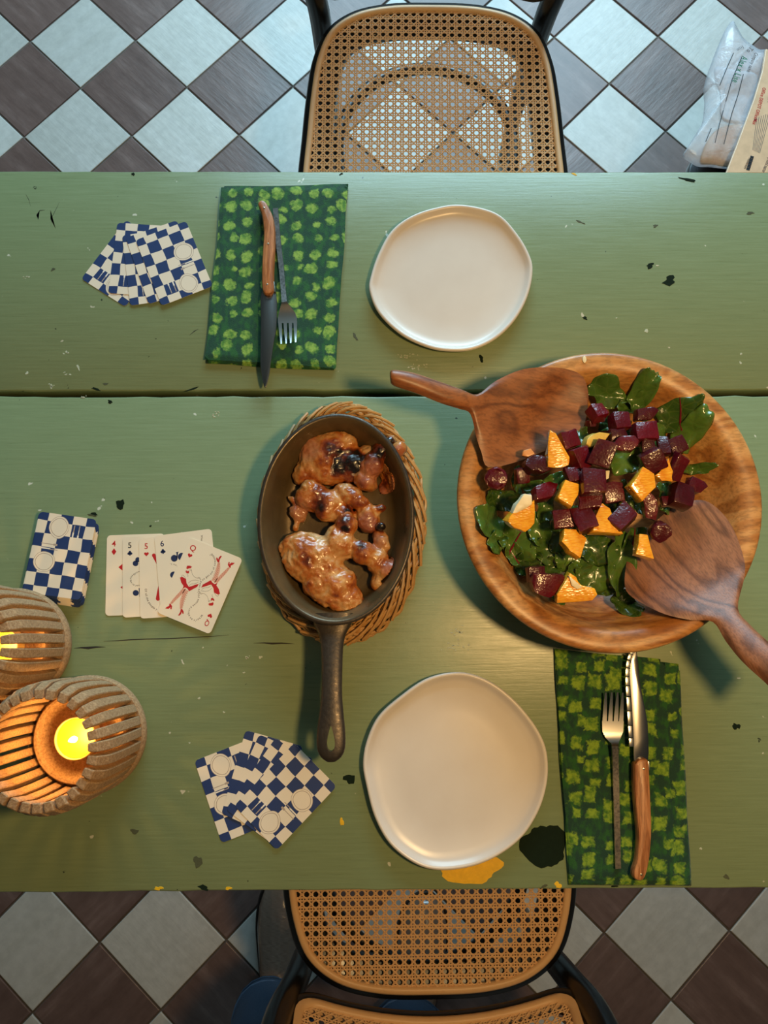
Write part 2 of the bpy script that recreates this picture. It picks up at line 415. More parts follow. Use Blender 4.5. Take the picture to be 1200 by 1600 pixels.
# ------------------------------------------------------------------ table
yb, yt, yg = P(600, 1391, T).y, P(600, 268, T).y, P(600, 614.5, T).y
TX0, TX1 = -0.92, 0.92
tab = thing('dining_table', 'long sage green painted plank dining table with chipped worn paint', 'table', (0, (yb+yt)/2, 0))
gx = 0.0034
def edge_poly(x0, x1, y0, y1, seed, rough0, rough1):
    r = random.Random(seed); n = 90; pts = []
    for k in range(n+1): pts.append((x0+(x1-x0)*k/n, y0+r.uniform(-rough0, rough0)))
    for k in range(n+1): pts.append((x1-(x1-x0)*k/n, y1+r.uniform(-rough1, rough1)))
    return pts
v, f = slab(edge_poly(TX0, TX1, yg+gx, yt, 1, 0.0008, 0.0004), T-0.038, T, 0.0018); mk('plank', v, f, PAINT, tab, ang=50)
v, f = slab(edge_poly(TX0, TX1, yb, yg-gx, 2, 0.0006, 0.0008), T-0.038, T, 0.0018); mk('plank', v, f, PAINT, tab, ang=50)
v, f = box(TX0+0.06, TX1-0.06, yg-0.05, yg+0.05, T-0.06, T-0.0385); mk('cleat', v, f, DARKW, tab)
for y in (yb+0.07, yt-0.07):
    v, f = box(TX0+0.1, TX1-0.1, y-0.012, y+0.012, T-0.13, T-0.0385); mk('apron', v, f, PAINT, tab)
for x in (TX0+0.1, TX1-0.1):
    for y in (yb+0.075, yt-0.075):
        v, f = loft([[(x+sx*r, y+sy*r, z) for sx, sy in ((-1, -1), (1, -1), (1, 1), (-1, 1))] for z, r in ((0.0, 0.02), (T-0.2, 0.034), (T-0.0385, 0.036))])
        mk('leg', v, f, PAINT, tab)
def chip(px, py, rx, ry, mat, seed, label=None, n=22, jag=0.22, rot=0):
    r = random.Random(seed); c = P(px, py, T); k = 1/1440.0; pts = []
    ph = [r.uniform(0, 6.28) for _ in range(4)]
    for i in range(n):
        a = i*2*math.pi/n; q = 1+jag*(0.6*math.sin(2*a+ph[0])+0.5*math.sin(3*a+ph[1])+0.35*math.sin(5*a+ph[2]))+r.uniform(-jag, jag)*0.35
        x, y = math.cos(a)*rx*q*k, math.sin(a)*ry*q*k
        pts.append((c.x+x*math.cos(rot)-y*math.sin(rot), c.y+x*math.sin(rot)+y*math.cos(rot)))
    v, f = slab(pts, T-0.0005, T+0.00022, 0.0002)
    o = mk('paint_chip', v, f, mat, tab, smooth=False)
    if label: o['label'] = label
chip(850, 1322, 33, 32, CHIP_D, 1, 'large dark green bare patch', 40, 0.14)
chip(734, 1357, 47, 21, CHIP_Y, 2, 'yellow bare patch', 36, 0.16)
for i, (x, y, rx, ry, mt) in enumerate((
    (1046, 439, 13, 9, CHIP_D), (1075, 281, 15, 4, CHIP_D), (1016, 415, 8, 5, CHIP_D), (1027, 415, 5, 2, CHIP_W), (188, 788, 9, 8, CHIP_D), (546, 1217, 9, 9, CHIP_D),
    (752, 560, 4, 7, CHIP_D), (914, 497, 5, 3, CHIP_D), (1150, 1135, 7, 6, CHIP_D), (534, 1284, 4, 6, CHIP_Y), (872, 1383, 6, 5, CHIP_Y), (248, 1388, 8, 3, CHIP_Y),
    (357, 1388, 5, 3, CHIP_Y), (318, 1387, 9, 4, CHIP_D), (897, 272, 6, 2, CHIP_Y), (555, 526, 3, 8, CHIP_O), (210, 1299, 6, 5, CHIP_O), (309, 1346, 9, 8, CHIP_O),
    (337, 646, 8, 5, CHIP_W), (80, 603, 9, 4, CHIP_W), (104, 583, 6, 4, CHIP_W), (102, 551, 6, 3, CHIP_W), (122, 574, 3, 8, CHIP_W), (42, 583, 4, 4, CHIP_W), (40, 433, 7, 3, CHIP_W),
    (715, 988, 14, 8, CHIP_W), (712, 1012, 18, 9, CHIP_W), (635, 556, 14, 5, CHIP_W), (648, 572, 16, 7, CHIP_W), (1158, 553, 3, 3, CHIP_W), (1157, 567, 3, 4, CHIP_W),
    (1010, 517, 4, 6, CHIP_W), (963, 497, 2, 2, CHIP_W), (387, 1028, 6, 3, CHIP_W), (407, 1027, 5, 3, CHIP_W), (381, 1051, 3, 2, CHIP_W), (311, 1091, 3, 3, CHIP_W), (317, 1012, 2, 2, CHIP_W),
    (350, 1113, 3, 2, CHIP_W), (296, 1161, 2, 2, CHIP_W), (1095, 1326, 3, 3, CHIP_W), (1135, 1370, 5, 4, CHIP_O), (1024, 353, 5, 3, CHIP_O), (907, 347, 9, 2, CHIP_O),
    (147, 803, 6, 3, CHIP_D), (143, 805, 8, 2, CHIP_O), (83, 421, 4, 3, CHIP_O), (235, 822, 2, 2, CHIP_D), (165, 600, 6, 2, CHIP_O), (172, 628, 5, 3, CHIP_D), (1172, 333, 8, 3, CHIP_O),
    (208, 272, 3, 4, CHIP_D), (533, 272, 4, 2, CHIP_D), (960, 1384, 5, 3, CHIP_D), (850, 1385, 8, 2, CHIP_O), (130, 622, 7, 3, CHIP_W), (300, 608, 12, 2, CHIP_D), (150, 608, 10, 2, CHIP_D))):
    if mt is CHIP_W and rx > 5:
        rr_ = random.Random(900+i)
        for q in range(int(6+rx*ry/14)): chip(x+rr_.gauss(0, rx*.5), y+rr_.gauss(0, ry*.5), rr_.uniform(.6, 2.4), rr_.uniform(.5, 1.6), mt, i*40+q, n=8, jag=.3)
        continue
    chip(x, y, rx*(.62 if mt is CHIP_W else .85), ry*(.62 if mt is CHIP_W else .85), mt, 20+i, n=14, jag=0.35, rot=random.Random(i).uniform(-.4, .4))
def crack(pts, wpx):
    p = [P(x, y, T) for x, y in pts]; r = random.Random(len(pts)+int(pts[0][0])); n = len(p); a, b = [], []
    for i, q in enumerate(p):
        h = wpx/1440*(1-abs(2*i/(n-1)-1)**2)*r.uniform(.5, 1.2)+0.00012
        a.append((q.x, q.y+h)); b.append((q.x, q.y-h))
    v, f = slab(a+b[::-1], T-0.0005, T+0.0001, 0.00005); mk('crack', v, f, DARKW, tab, smooth=False)
crack([(115, 1013), (126, 1012), (138, 1012.5), (150, 1011), (165, 1011)], 1.6)
crack([(162, 1002), (185, 1001), (205, 999.5), (230, 998.5), (260, 998), (300, 996), (335, 994), (358, 992)], 0.9)
crack([(396, 1005), (413, 1004.5), (425, 1005.5), (440, 1005), (460, 1006)], 1.2)
crack([(79, 355), (82, 338), (90, 322), (93, 315)], 0.9); crack([(79, 328), (79, 342), (87, 357)], 0.9); crack([(60, 343), (57, 336), (62, 329), (70, 328)], 0.7); crack([(40, 303), (45, 312), (48, 322)], 0.6)
crack([(296, 524), (303, 518), (310, 514)], 0.8)

# ------------------------------------------------------------------ chairs
def pip(poly, x, y):
    c = False; n = len(poly)
    for i in range(n):
        (x1, y1), (x2, y2) = poly[i-1], poly[i]
        if (y1 > y) != (y2 > y) and x < (x2-x1)*(y-y1)/(y2-y1)+x1: c = not c
    return c
def clip_line(poly, p, d):
    """parts of the line p + t d inside poly"""
    ts = []; n = len(poly)
    for i in range(n):
        a, b = poly[i-1], poly[i]; ex, ey = b[0]-a[0], b[1]-a[1]; den = d[0]*ey-d[1]*ex
        if abs(den) < 1e-12: continue
        t = ((a[0]-p[0])*ey-(a[1]-p[1])*ex)/den; s = ((a[0]-p[0])*d[1]-(a[1]-p[1])*d[0])/den
        if 0 <= s < 1: ts.append(t)
    ts.sort(); return list(zip(ts[::2], ts[1::2]))
def weave(poly, fn, pitch=0.0127, seg=10.0):
    """cane webbing: doubled strands both ways and two diagonals; fn maps (u, v, height) to space"""
    V, F = [], []
    def strand(p, d, wd, hz):
        for t0, t1 in clip_line(poly, p, d):
            if t1-t0 < 0.004: continue
            k = max(1, math.ceil((t1-t0)/seg)); base = len(V); nx, ny = -d[1]*wd/2, d[0]*wd/2
            for i in range(k+1):
                t = t0+(t1-t0)*i/k; x, y = p[0]+d[0]*t, p[1]+d[1]*t
                V.append(fn(x+nx, y+ny, hz)); V.append(fn(x, y, hz+0.0006)); V.append(fn(x-nx, y-ny, hz))
            for i in range(k):
                q = base+i*3; F.append((q, q+1, q+4, q+3)); F.append((q+1, q+2, q+5, q+4))
    R = 28
    for i in range(-R, R+1):
        for dlt in (-0.0019, 0.0019):
            strand((i*pitch+dlt, -9), (0, 1), 0.0021, 0.0); strand((-9, i*pitch+dlt), (1, 0), 0.0021, 0.0004)
    r2 = math.sqrt(0.5)
    for i in range(-2*R, 2*R+1):
        o = (i+0.5)*pitch
        strand((o+9, -9), (-r2, r2), 0.0022, 0.0008); strand((o-9, -9), (r2, r2), 0.0022, 0.0011)
    return V, F
ZS = 0.452
half = [(0, .222), (.075, .219), (.135, .203), (.178, .168), (.199, .115), (.208, .05), (.214, -.03), (.219, -.11), (.212, -.175), (.18, -.212), (.11, -.226)]
SEAT = [(p.x, p.y) for p in catmull([(x, y, 0) for x, y in half]+[(0, -.23, 0)]+[(-x, y, 0) for x, y in reversed(half[1:])], 6)]
SEAT = ccw(SEAT)
def chair(label, loc, rz):
    """caned bentwood chair, its back towards local +y"""
    ch = thing('dining_chair', label, 'chair', loc, rz, 'caned dining chairs at the table')
    o0, o1 = offset(SEAT, 0.010), offset(SEAT, 0.020)
    # frame: outer rounded ring wide under the webbing
    prof = [(0.006, ZS-0.034), (0.0, ZS-0.026), (0.0, ZS-0.008), (0.003, ZS-0.001), (0.009, ZS+0.001), (0.012, ZS-0.004), (0.021, ZS-0.010), (0.044, ZS-0.012), (0.048, ZS-0.016), (0.048, ZS-0.032), (0.042, ZS-0.036)]
    rings = [[(x, y, z) for x, y in offset(SEAT, d)] for d, z in prof]; rings.append(rings[0])
    v, f = loft(rings, False, False); mk('seat_frame', v, f, BLACKWOOD, ch, local=True, ang=60)
    prof = [(0.0095, ZS-0.006), (0.0095, ZS+0.0015), (0.012, ZS+0.0032), (0.0165, ZS+0.0032), (0.019, ZS+0.001), (0.019, ZS-0.006)]
    rings = [[(x, y, z) for x, y in offset(SEAT, d)] for d, z in prof]; rings.append(rings[0])
    v, f = loft(rings, False, False); mk('seat_rim', v, f, CANERIM, ch, local=True, ang=60)
    v, f = weave(offset(SEAT, 0.018), lambda x, y, z: Vector((x, y, ZS-0.002+z)))
    tag(mk('cane_webbing', v, f, CANE, ch, local=True, smooth=False), kind='stuff')
    # hoop under the seat
    v, f = tube([(0.165*math.cos(a*math.pi/24), 0.075+0.165*math.sin(a*math.pi/24), 0.27) for a in range(48)], 0.011, 10, closed=True)
    mk('leg_hoop', v, f, BLACKWOOD, ch, local=True)
    for s in (-1, 1):
        v, f = tube(catmull([(s*.178, -.175, ZS-.03), (s*.186, -.185, .27), (s*.200, -.20, .01), (s*.2005, -.2005, 0)], 5, False), [0.017]*6+[0.015]*5+[0.012]*5, 12)
        mk('leg', v, f, BLACKWOOD, ch, local=True)
        pts = [(s*.190, .235, 0), (s*.187, .226, .2), (s*.188, .200, ZS-.02), (s*.201, .205, .55), (s*.204, .245, .70), (s*.196, .288, .785)]
        p = catmull(pts, 6, False); n = len(p)
        v, f = tube(p, [0.012+0.006*min(1, i/9) for i in range(n)], 12)
        mk('back_leg', v, f, BLACKWOOD, ch, local=True)
    # back panel: curved caned frame between the posts
    def back(u, vv, h):          # u across, vv up from the lower edge
        yy = .226+.34*vv-1.02*u*u
        return Vector((u, yy-h*0.95, .492+vv*.95+h*0.3))
    wd, hh = .180, .30
    out = []
    for cx, cy, a0 in ((wd-.03, .03, -90), (wd-.03, hh-.04, 0), (-wd+.03, hh-.04, 90), (-wd+.03, .03, 180)):
        for k in range(7):
            a = math.radians(a0+15*k); out.append((cx+.03*math.cos(a), cy+.03*math.sin(a)))
    dense = []
    for i in range(len(out)):
        a, b = Vector(out[i-1]), Vector(out[i]); k = max(1, int((b-a).length/0.02))
        dense += [tuple(a+(b-a)*(j/k)) for j in range(k)]
    dense = ccw(dense)
    prof = [(0.0, -0.010), (-.002, 0.0), (0.0, 0.0045), (0.006, 0.0055), (0.010, 0.003), (0.010, -0.010)]
    rings = [[back(x, y, h) for x, y in offset(dense, d)] for d, h in prof]; rings.append(rings[0])
    v, f = loft(rings, False, False); mk('back_rim', v, f, CANERIM, ch, local=True, ang=60)
    prof = [(-0.012, -0.014), (-0.014, 0.0), (-0.008, 0.003), (0.0, 0.001), (0.004, -0.008), (0.012, -0.014)]
    rings = [[back(x, y, h) for x, y in offset(dense, d)] for d, h in prof]; rings.append(rings[0])
    v, f = loft(rings, False, False); mk('back_frame', v, f, BLACKWOOD, ch, local=True, ang=60)
    v, f = weave(offset(dense, 0.008), lambda x, y, z: back(x, y, z), seg=0.03)
    tag(mk('cane_webbing', v, f, CANE, ch, local=True, smooth=False), kind='stuff')
    v, f = tube([Vector((u*.01, back(u*.01, hh+.012, 0).y-.004, back(0, hh+.012, 0).z)) for u in range(-20, 21)], 0.014, 10)
    mk('top_rail', v, f, BLACKWOOD, ch, local=True)
    return ch
a, b = P(459, 262, ZS), P(893, 262, ZS); top = P(677, 1, ZS)
ch1 = chair('caned black dining chair behind the upper plate, floor tiles showing through its seat', ((a.x+b.x)/2+.002, top.y-.222, 0), math.radians(-0.5))
a, b = P(432, 1400, ZS), P(911, 1400, ZS); bot = P(672, 1566, ZS)
ch2 = chair('caned black dining chair nearest the jeans leg, its caned back in view', ((a.x+b.x)/2, bot.y+.222, 0), math.radians(180.6))

# ------------------------------------------------------------------ plates
def plate(pts, zr, label, mat=GLAZE):
    w = [P(x, y, T+zr) for x, y in pts]; o = ccw([(p.x, p.y) for p in catmull(w, 6)])
    cx, cy = sum(p[0] for p in o)/len(o), sum(p[1] for p in o)/len(o)
    prof = [(.030, .0), (.012, .0008), (.004, .0045), (.0006, .0105), (0.0, zr-.001), (.0008, zr+.0008), (.0026, zr+.0012), (.0045, zr), (.0068, zr-.0035), (.0105, .0085), (.017, .0068)]
    rings = [[(x, y, T+z) for x, y in offset(o, d)] for d, z in prof]
    for k in (0.7, 0.4, 0.1): rings.append([(cx+(x-cx)*k, cy+(y-cy)*k, T+.0066) for x, y, z in rings[10]])
    v, f = loft(rings)
    return tag(mk('plate', v, f, mat, loc=(cx, cy, T), ang=70), label, 'plate', 'irregular round white plates')
plate([(721, 319.5), (776, 333), (809, 366), (829, 402), (832, 430), (823, 467), (804, 501), (776, 528.5), (743, 545), (710, 549), (672, 544), (628, 524), (592, 490), (577, 454), (580, 428), (592, 394), (611, 361), (639, 339), (677, 325)], .0135,
      'smaller irregular white plate with raised rim, beside the upper dotted napkin')
plate([(718, 1050), (761, 1062), (799, 1089), (832, 1127), (851, 1162), (856.6, 1197), (853, 1233), (840, 1271), (815, 1309), (777, 1338), (734, 1355), (685, 1360), (647, 1349), (609, 1319), (585, 1276), (572, 1227), (567, 1193), (573, 1157), (591, 1119), (626, 1087), (669, 1059)], .0135,
      'larger irregular white plate standing half over the yellow paint chip')

# ------------------------------------------------------------------ napkins
def napkin(corners, layers, mat, label, seed):
    q = [P(x, y, T+.004) for x, y in corners]; c = sum(q, Vector())/4; c.z = T
    d = q[1]-q[0]; rz = math.atan2(d.y, d.x); parts = []
    z = T+.0003
    for li, (dx0, dx1, dy0, dy1, th) in enumerate(layers):
        nx, ny = 40, 56; V, F = [], []
        r = random.Random(seed+li); so = Vector((seed*3.1+li*0.02, li*0.03, 0))
        for side in (0, 1):
            for j in range(ny+1):
                for i in range(nx+1):
                    u, w = i/nx, j/ny; uu, ww = dx0+(1-dx0-dx1)*u, dy0+(1-dy0-dy1)*w
                    p = (q[0]*(1-uu)+q[1]*uu)*(1-ww)+(q[3]*(1-uu)+q[2]*uu)*ww
                    e = min(u, 1-u, (w), (1-w))
                    n1 = noise.noise(Vector((p.x*9, p.y*9, seed*5.0)))
                    n2 = noise.noise(Vector((p.x*28, p.y*28, seed*3.0+li*.1)))
                    p = p+Vector((noise.noise(Vector((p.y*12, li*4.0, seed)))*.0025*(1 if u in (0, 1) else 0.3), noise.noise(Vector((p.x*12, li*4.0+9, seed)))*.0025, 0))
                    ed = math.sqrt(max(0, 1-(1-min(1, e/0.02))**2))
                    wr = .0010*n1+.0006*n2+.0016
                    zz = z+(th*(.5+.5*ed)+wr*(.4+.6*ed) if side else th*(.5-.5*ed)+(wr*(.4+.6*ed) if li else 0))
                    V.append(Vector((p.x, p.y, zz)))
        N = (nx+1)*(ny+1)
        for j in range(ny):
            for i in range(nx):
                a = j*(nx+1)+i; F.append((a, a+1, a+nx+2, a+nx+1)); F.append((N+a, N+a+nx+1, N+a+nx+2, N+a+1))
        bd = [i for i in range(nx+1)]+[j*(nx+1)+nx for j in range(1, ny+1)]+[ny*(nx+1)+i for i in range(nx-1, -1, -1)]+[j*(nx+1) for j in range(ny-1, 0, -1)]
        for k in range(len(bd)): a, b = bd[k], bd[(k+1) % len(bd)]; F.append((a, N+a, N+b, b))
        parts.append((V, F)); z += th+.0001
    v, f = join(parts)
    o = bpy.data.objects.new('napkin', bpy.data.meshes.new('napkin')); COL.objects.link(o)
    o.location = c; o.rotation_euler = (0, 0, rz); inv = W(o).inverted()
    o.data.from_pydata([inv @ p for p in v], [], f); o.data.materials.append(mat)
    o.data.polygons.foreach_set('use_smooth', [True]*len(o.data.polygons))
    return tag(o, label, 'napkin', 'folded green cloth napkins')
napkin([(347, 290), (543, 288), (524, 579), (321, 566)], [(.0, .01, .006, .0, .0014), (.01, .0, .0, .012, .0014), (.005, .006, .012, .004, .0014), (.0, .0, .016, .012, .0015)], NAP1,
       'folded dark green napkin with round lime dots beside the smaller plate', 1)
napkin([(866, 1018), (1062, 1038), (1082, 1386), (889, 1384)], [(.0, .0, .03, .0, .0014), (.0, .012, .0, .006, .0014), (.005, .15, -.012, .012, .0014), (.0, .13, .0, .028, .0015)], NAP2,
       'folded dark green napkin with squarish lime blots beside the larger plate', 2)

# ------------------------------------------------------------------ cutlery
ZN = T+.0098
def poly_at(pts, z, cv, sm=4):
    return [(p.x, p.y) for p in catmull([P(*cv(x, y), z) for x, y in pts], sm)] if sm else [tuple(P(*cv(x, y), z).xy) for x, y in pts]
def knife(cv, handle, blade, rivets, spring, label, zb, edge=None):
    pts = [P(*cv(x, y), zb) for x, y in handle]; c = sum(pts, Vector())/len(pts)
    tip = P(*cv(*blade[0]), zb); d = c-tip
    k = thing('table_knife', label, 'knife', (c.x, c.y, zb), math.atan2(d.y, d.x), 'wooden handled table knives')
    v, f = slab(poly_at(handle, zb+.010, cv), zb, zb+.0125, .0032); mk('handle', v, f, OLIVEWOOD, k)
    v, f = slab(poly_at(blade, zb+.006, cv, 3), zb+.0052, zb+.0072, .0006); mk('blade', v, f, STEELB, k)
    for x, y in rivets:
        q = P(*cv(x, y), zb+.0125); v, f = slab(disc(.0012, .0012, 10, q.x, q.y), zb+.011, zb+.0129, .0003); mk('rivet', v, f, BRASS, k)
    v, f = slab(poly_at(spring, zb+.008, cv, 0), zb+.004, zb+.009, .0004); mk('spring_tab', v, f, STEEL, k)
    if edge:
        r = random.Random(4); q = [P(*cv(x, y), zb+.0065) for x, y in edge]; q = catmull(q, 2, False); V = []
        for i in range(len(q)-1):
            a, b = q[i], q[i+1]; t = (b-a).normalized(); nn = Vector((t.y, -t.x, 0)); g = (b-a)*.03
            V.append(slab([(p.x, p.y) for p in (a+g, b-g, b-g+nn*.0042, a+g+nn*.0042)], zb+.0050, zb+.0076, .00015))
        v, f = join(V); mk('serrated_edge', v, f, STEEL, k)
cv1 = lambda x, y: (390+x/5, 300+y/5)
knife(cv1, [(65, 95), (90, 68), (125, 80), (160, 140), (185, 205), (198, 300), (195, 450), (187, 600), (188, 700), (185, 780), (150, 800), (108, 785), (95, 700), (100, 500), (110, 350), (105, 250), (90, 160)],
      [(125, 1530), (105, 1490), (85, 1360), (85, 1250), (88, 1000), (95, 775), (205, 785), (210, 1050), (190, 1180), (165, 1350), (150, 1450)], [(145, 405), (138, 722), (114, 125)], [(186, 700), (192, 700), (205, 785), (190, 780)],
      'plain bladed table knife with curved wooden handle on the round dotted napkin', ZN)
cv2 = lambda x, y: (920+x/4.21, 1010+y/4.21)
knife(cv2, [(303, 765), (340, 738), (388, 750), (398, 850), (405, 1000), (412, 1200), (400, 1380), (375, 1500), (345, 1540), (300, 1528), (290, 1480), (312, 1400), (322, 1250), (310, 1100), (298, 950), (296, 800)],
      [(310, 20), (285, 60), (270, 120), (265, 200), (275, 350), (288, 560), (292, 660), (303, 770), (386, 760), (388, 560), (380, 470), (340, 260), (325, 120)], [(362, 805), (345, 1500)], [(388, 755), (395, 752), (402, 815), (394, 815)],
      'serrated table knife with curved wooden handle on the squarish blotted napkin', ZN+.002, edge=[(303, 30), (275, 95), (266, 200), (272, 330), (284, 520), (292, 660)])
def fork(cv, handle, head, tines, wt, label, zb):
    pts = [P(*cv(x, y), zb) for x, y in handle]; c = sum(pts, Vector())/len(pts)
    k = thing('table_fork', label, 'fork', (c.x, c.y, zb), 0, 'steel table forks')
    V = []
    def ring(l, r, z, th=.0016): return [P(*cv(*l), z+T), P(*cv(*r), z+T), P(*cv(*r), z+T)-Vector((0, 0, th)), P(*cv(*l), z+T)-Vector((0, 0, th))]
    zb0 = zb-T
    n = len(handle)//2
    rings = [ring(handle[i], handle[-1-i], zb0+.0035+.006*(i/(n-1))**2, .0035) for i in range(n)]
    v, f = loft(rings); mk('handle', v, f, STEELD, k, ang=35)
    n = len(head)//2; zz = [.0095, .0068, .0042, .0034, .0038]
    zz = [zb0+zz[min(4, int(i*4/(n-1)+.5))] for i in range(n)]
    rings = [ring(head[i], head[-1-i], zz[i]) for i in range(n)]
    v, f = loft(rings); mk('head', v, f, STEEL, k, ang=60)
    for (x0, y0), (x1, y1) in tines:
        R = []
        for i in range(6):
            t = i/5; w0 = wt*(1-.62*t**1.5)/2; x, y = x0+(x1-x0)*t, y0+(y1-y0)*t
            R.append(ring((x-w0, y), (x+w0, y), zb0+.0038+.0045*t*t, .0016))
        v, f = loft(R); mk('tine', v, f, STEEL, k, ang=40)
fork(cv1, [(181, 128), (205, 400), (225, 560), (243, 750), (250, 860), (292, 855), (280, 750), (265, 560), (245, 400), (221, 123)],
     [(251, 858), (246, 880), (228, 945), (221, 985), (222, 1025), (371, 1022), (368, 980), (356, 942), (304, 878), (292, 855)],
     [((237, 1015), (248, 1186)), ((278, 1015), (286, 1184)), ((318, 1013), (322, 1180)), ((356, 1012), (360, 1174))], 28, 'steel fork with tines towards the bowl on the round dotted napkin', ZN)
fork(cv2, [(175, 1465), (160, 900), (157, 750), (152, 655), (195, 655), (196, 750), (200, 900), (212, 1462)],
     [(153, 660), (148, 640), (110, 600), (90, 560), (88, 492), (230, 492), (226, 560), (210, 600), (195, 640), (194, 660)],
     [((104, 500), (112, 305)), ((141, 500), (151, 303)), ((178, 500), (190, 303)), ((213, 500), (223, 305))], 29, 'steel fork lying beside the serrated knife on the blotted napkin', ZN)
#PART2
# ------------------------------------------------------------------ playing cards
def rrect(w, h, r, n=5):
    out = []
    for cx, cy, a0 in ((w/2-r, -h/2+r, -90), (w/2-r, h/2-r, 0), (-w/2+r, h/2-r, 90), (-w/2+r, -h/2+r, 180)):
        for k in range(n+1): a = math.radians(a0+90*k/n); out.append((cx+r*math.cos(a), cy+r*math.sin(a)))
    return out
CT = 0.0004
def card_mesh(name, top, side):
    o = rrect(.063, .088, .0042); n = len(o)
    v, f = loft([[(x, y, 0) for x, y in o], [(x, y, CT) for x, y in o]])
    me = bpy.data.meshes.new(name); me.from_pydata(v, [], f); me.materials.append(top); me.materials.append(side)
    me.polygons.foreach_set('material_index', [1]*(len(f)-1)+[0]); return me
ME_BACK, ME_FACE, ME_DECK = card_mesh('card_back', CARDBACK, PAPER), card_mesh('card_face', PAPER, PAPER), card_mesh('card_deck', CARDBACK, CARDEDGE)
def card(cx, cy, dx, dy, z, me, label, group):
    """centre pixel, picture direction of the card's lower end"""
    a = P(cx, cy, z); b = P(cx+dx*.05, cy+dy*.05, z); d = a-b
    o = bpy.data.objects.new('playing_card', me); COL.objects.link(o)
    o.location = a; o.rotation_euler = (0, 0, math.atan2(d.y, d.x)-math.pi/2)
    return tag(o, label, 'card', group)
ZC = T+.0003
gA, gB, gD, gF = 'face down cards fanned above the dotted napkin', 'face down cards fanned below the pan', 'cards of the face down deck', 'face up cards laid in a row'
zt = lambda x, y: (130+x/5.714, 330+y/5.714)
for i, (cx, cy, dx, dy, lb) in enumerate((
    (380, 464, 370, -490, 'checked card at the bottom of the fan near the dotted napkin, tilted furthest'),
    (506, 432, 70, -550, 'checked card second from the bottom of the fan near the dotted napkin'),
    (625, 494, -65, -530, 'checked card in the middle of the fan near the dotted napkin'),
    (712, 454, -205, -580, 'checked card just under the top of the fan near the dotted napkin'),
    (811, 464, -220, -545, 'top checked card of the fan near the dotted napkin, both printed plates showing'))):
    card(*zt(cx, cy), dx, dy, ZC+i*.0006, ME_BACK, 'blue '+lb, gA)
z4 = lambda x, y: (280+x/4, 960+y/4)
for i, (cx, cy, dx, dy, lb) in enumerate((
    (358, 1100, -165, -490, 'checked card at the bottom of the fan by the pan handle, one plate showing'),
    (520, 1035, 130, -455, 'checked card second from the bottom of the fan by the pan handle, steepest'),
    (560, 1075, 195, -440, 'checked card in the middle of the fan by the pan handle'),
    (600, 1105, 275, -400, 'checked card just under the top of the fan by the pan handle'),
    (665, 1135, 365, -385, 'top checked card of the fan by the pan handle, two plates showing'))):
    q = card(*z4(cx, cy), dx, dy, ZC+i*.0006, ME_BACK, 'blue '+lb, gB)
    if not i: q.rotation_euler.z += math.pi
z8 = lambda x, y: (20+x/8, 785+y/8)
rg = random.Random(8); ND = 30
for k in range(ND):
    topc = k == ND-1
    q = card(*z8(588, 662), -205+(0 if topc else rg.uniform(-12, 12)), 975, ZC+k*.00043, ME_DECK, 'top blue checked card of the squared face down deck' if topc else 'blue checked card inside the squared face down deck, below its top card', gD)
    if not topc: q.location += Vector((rg.uniform(-.0008, .0008)+(.0026 if 5 < k < 12 else 0)+.0012*(1-k/ND), rg.uniform(-.0006, .0006)-.0075*(1-k/ND)-(.0012 if k < 9 else 0), 0))
# face up cards
cq = lambda x, y: (150+x/7.5, 815+y/7.5)
q8 = lambda x, y: (240+x/8, 820+y/8)
FC = []
for i, (cx, cy, dx, dy, lb) in enumerate((
    (459, 618, -15, 920, 'four of diamonds, lowest and outermost of the face up cards'), (652, 632, 5, 920, 'five of clubs, lying between the four and the five of hearts'),
    (850, 640, 20, 935, 'five of hearts, lying between the five and six of clubs'), (1062, 590, 85, 920, 'six of clubs, its wide corner sticking out behind the queen'))):
    FC.append(card(*cq(cx, cy), dx, dy, ZC+i*.0006, ME_FACE, lb, gF))
FC.append(card(*q8(580, 758), -402, 915, ZC+4*.0006, ME_FACE, 'queen of hearts, tilted on top of the face up cards', gF))
def ink(cardo, polys, mat, name='print', conv=None, lift=.00003):
    """flat printed shapes on a card's face, in card millimetres or photo pixels through conv"""
    V, F = [], []; zt = cardo.location.z+CT+lift
    for p in polys:
        o = len(V)
        for x, y in p: V.append(P(*conv(x, y), zt) if conv else W(cardo) @ Vector((x/1000, y/1000, CT+lift)))
        F.append(tuple(range(o, len(V))))
    # keep faces looking up
    F2 = []
    for q in F:
        a = area2([(V[i].x, V[i].y) for i in q]); F2.append(q if a > 0 else tuple(reversed(q)))
    return mk(name, V, F2, mat, cardo, smooth=False)
_glyph = {}
def glyph(ch):
    if ch not in _glyph:
        cu = bpy.data.curves.new('glyph', 'FONT'); cu.body = ch; cu.size = 1; cu.resolution_u = 3; cu.offset = 0.012
        o = bpy.data.objects.new('glyph', cu); COL.objects.link(o)
        dg = bpy.context.evaluated_depsgraph_get(); me = o.evaluated_get(dg).to_mesh()
        v = [x.co.copy() for x in me.vertices]; f = [tuple(p.vertices) for p in me.polygons]
        o.evaluated_get(dg).to_mesh_clear(); bpy.data.objects.remove(o); bpy.data.curves.remove(cu)
        _glyph[ch] = (v, f, max([p.x for p in v], default=.25)+.07 if v else .3)
    return _glyph[ch]
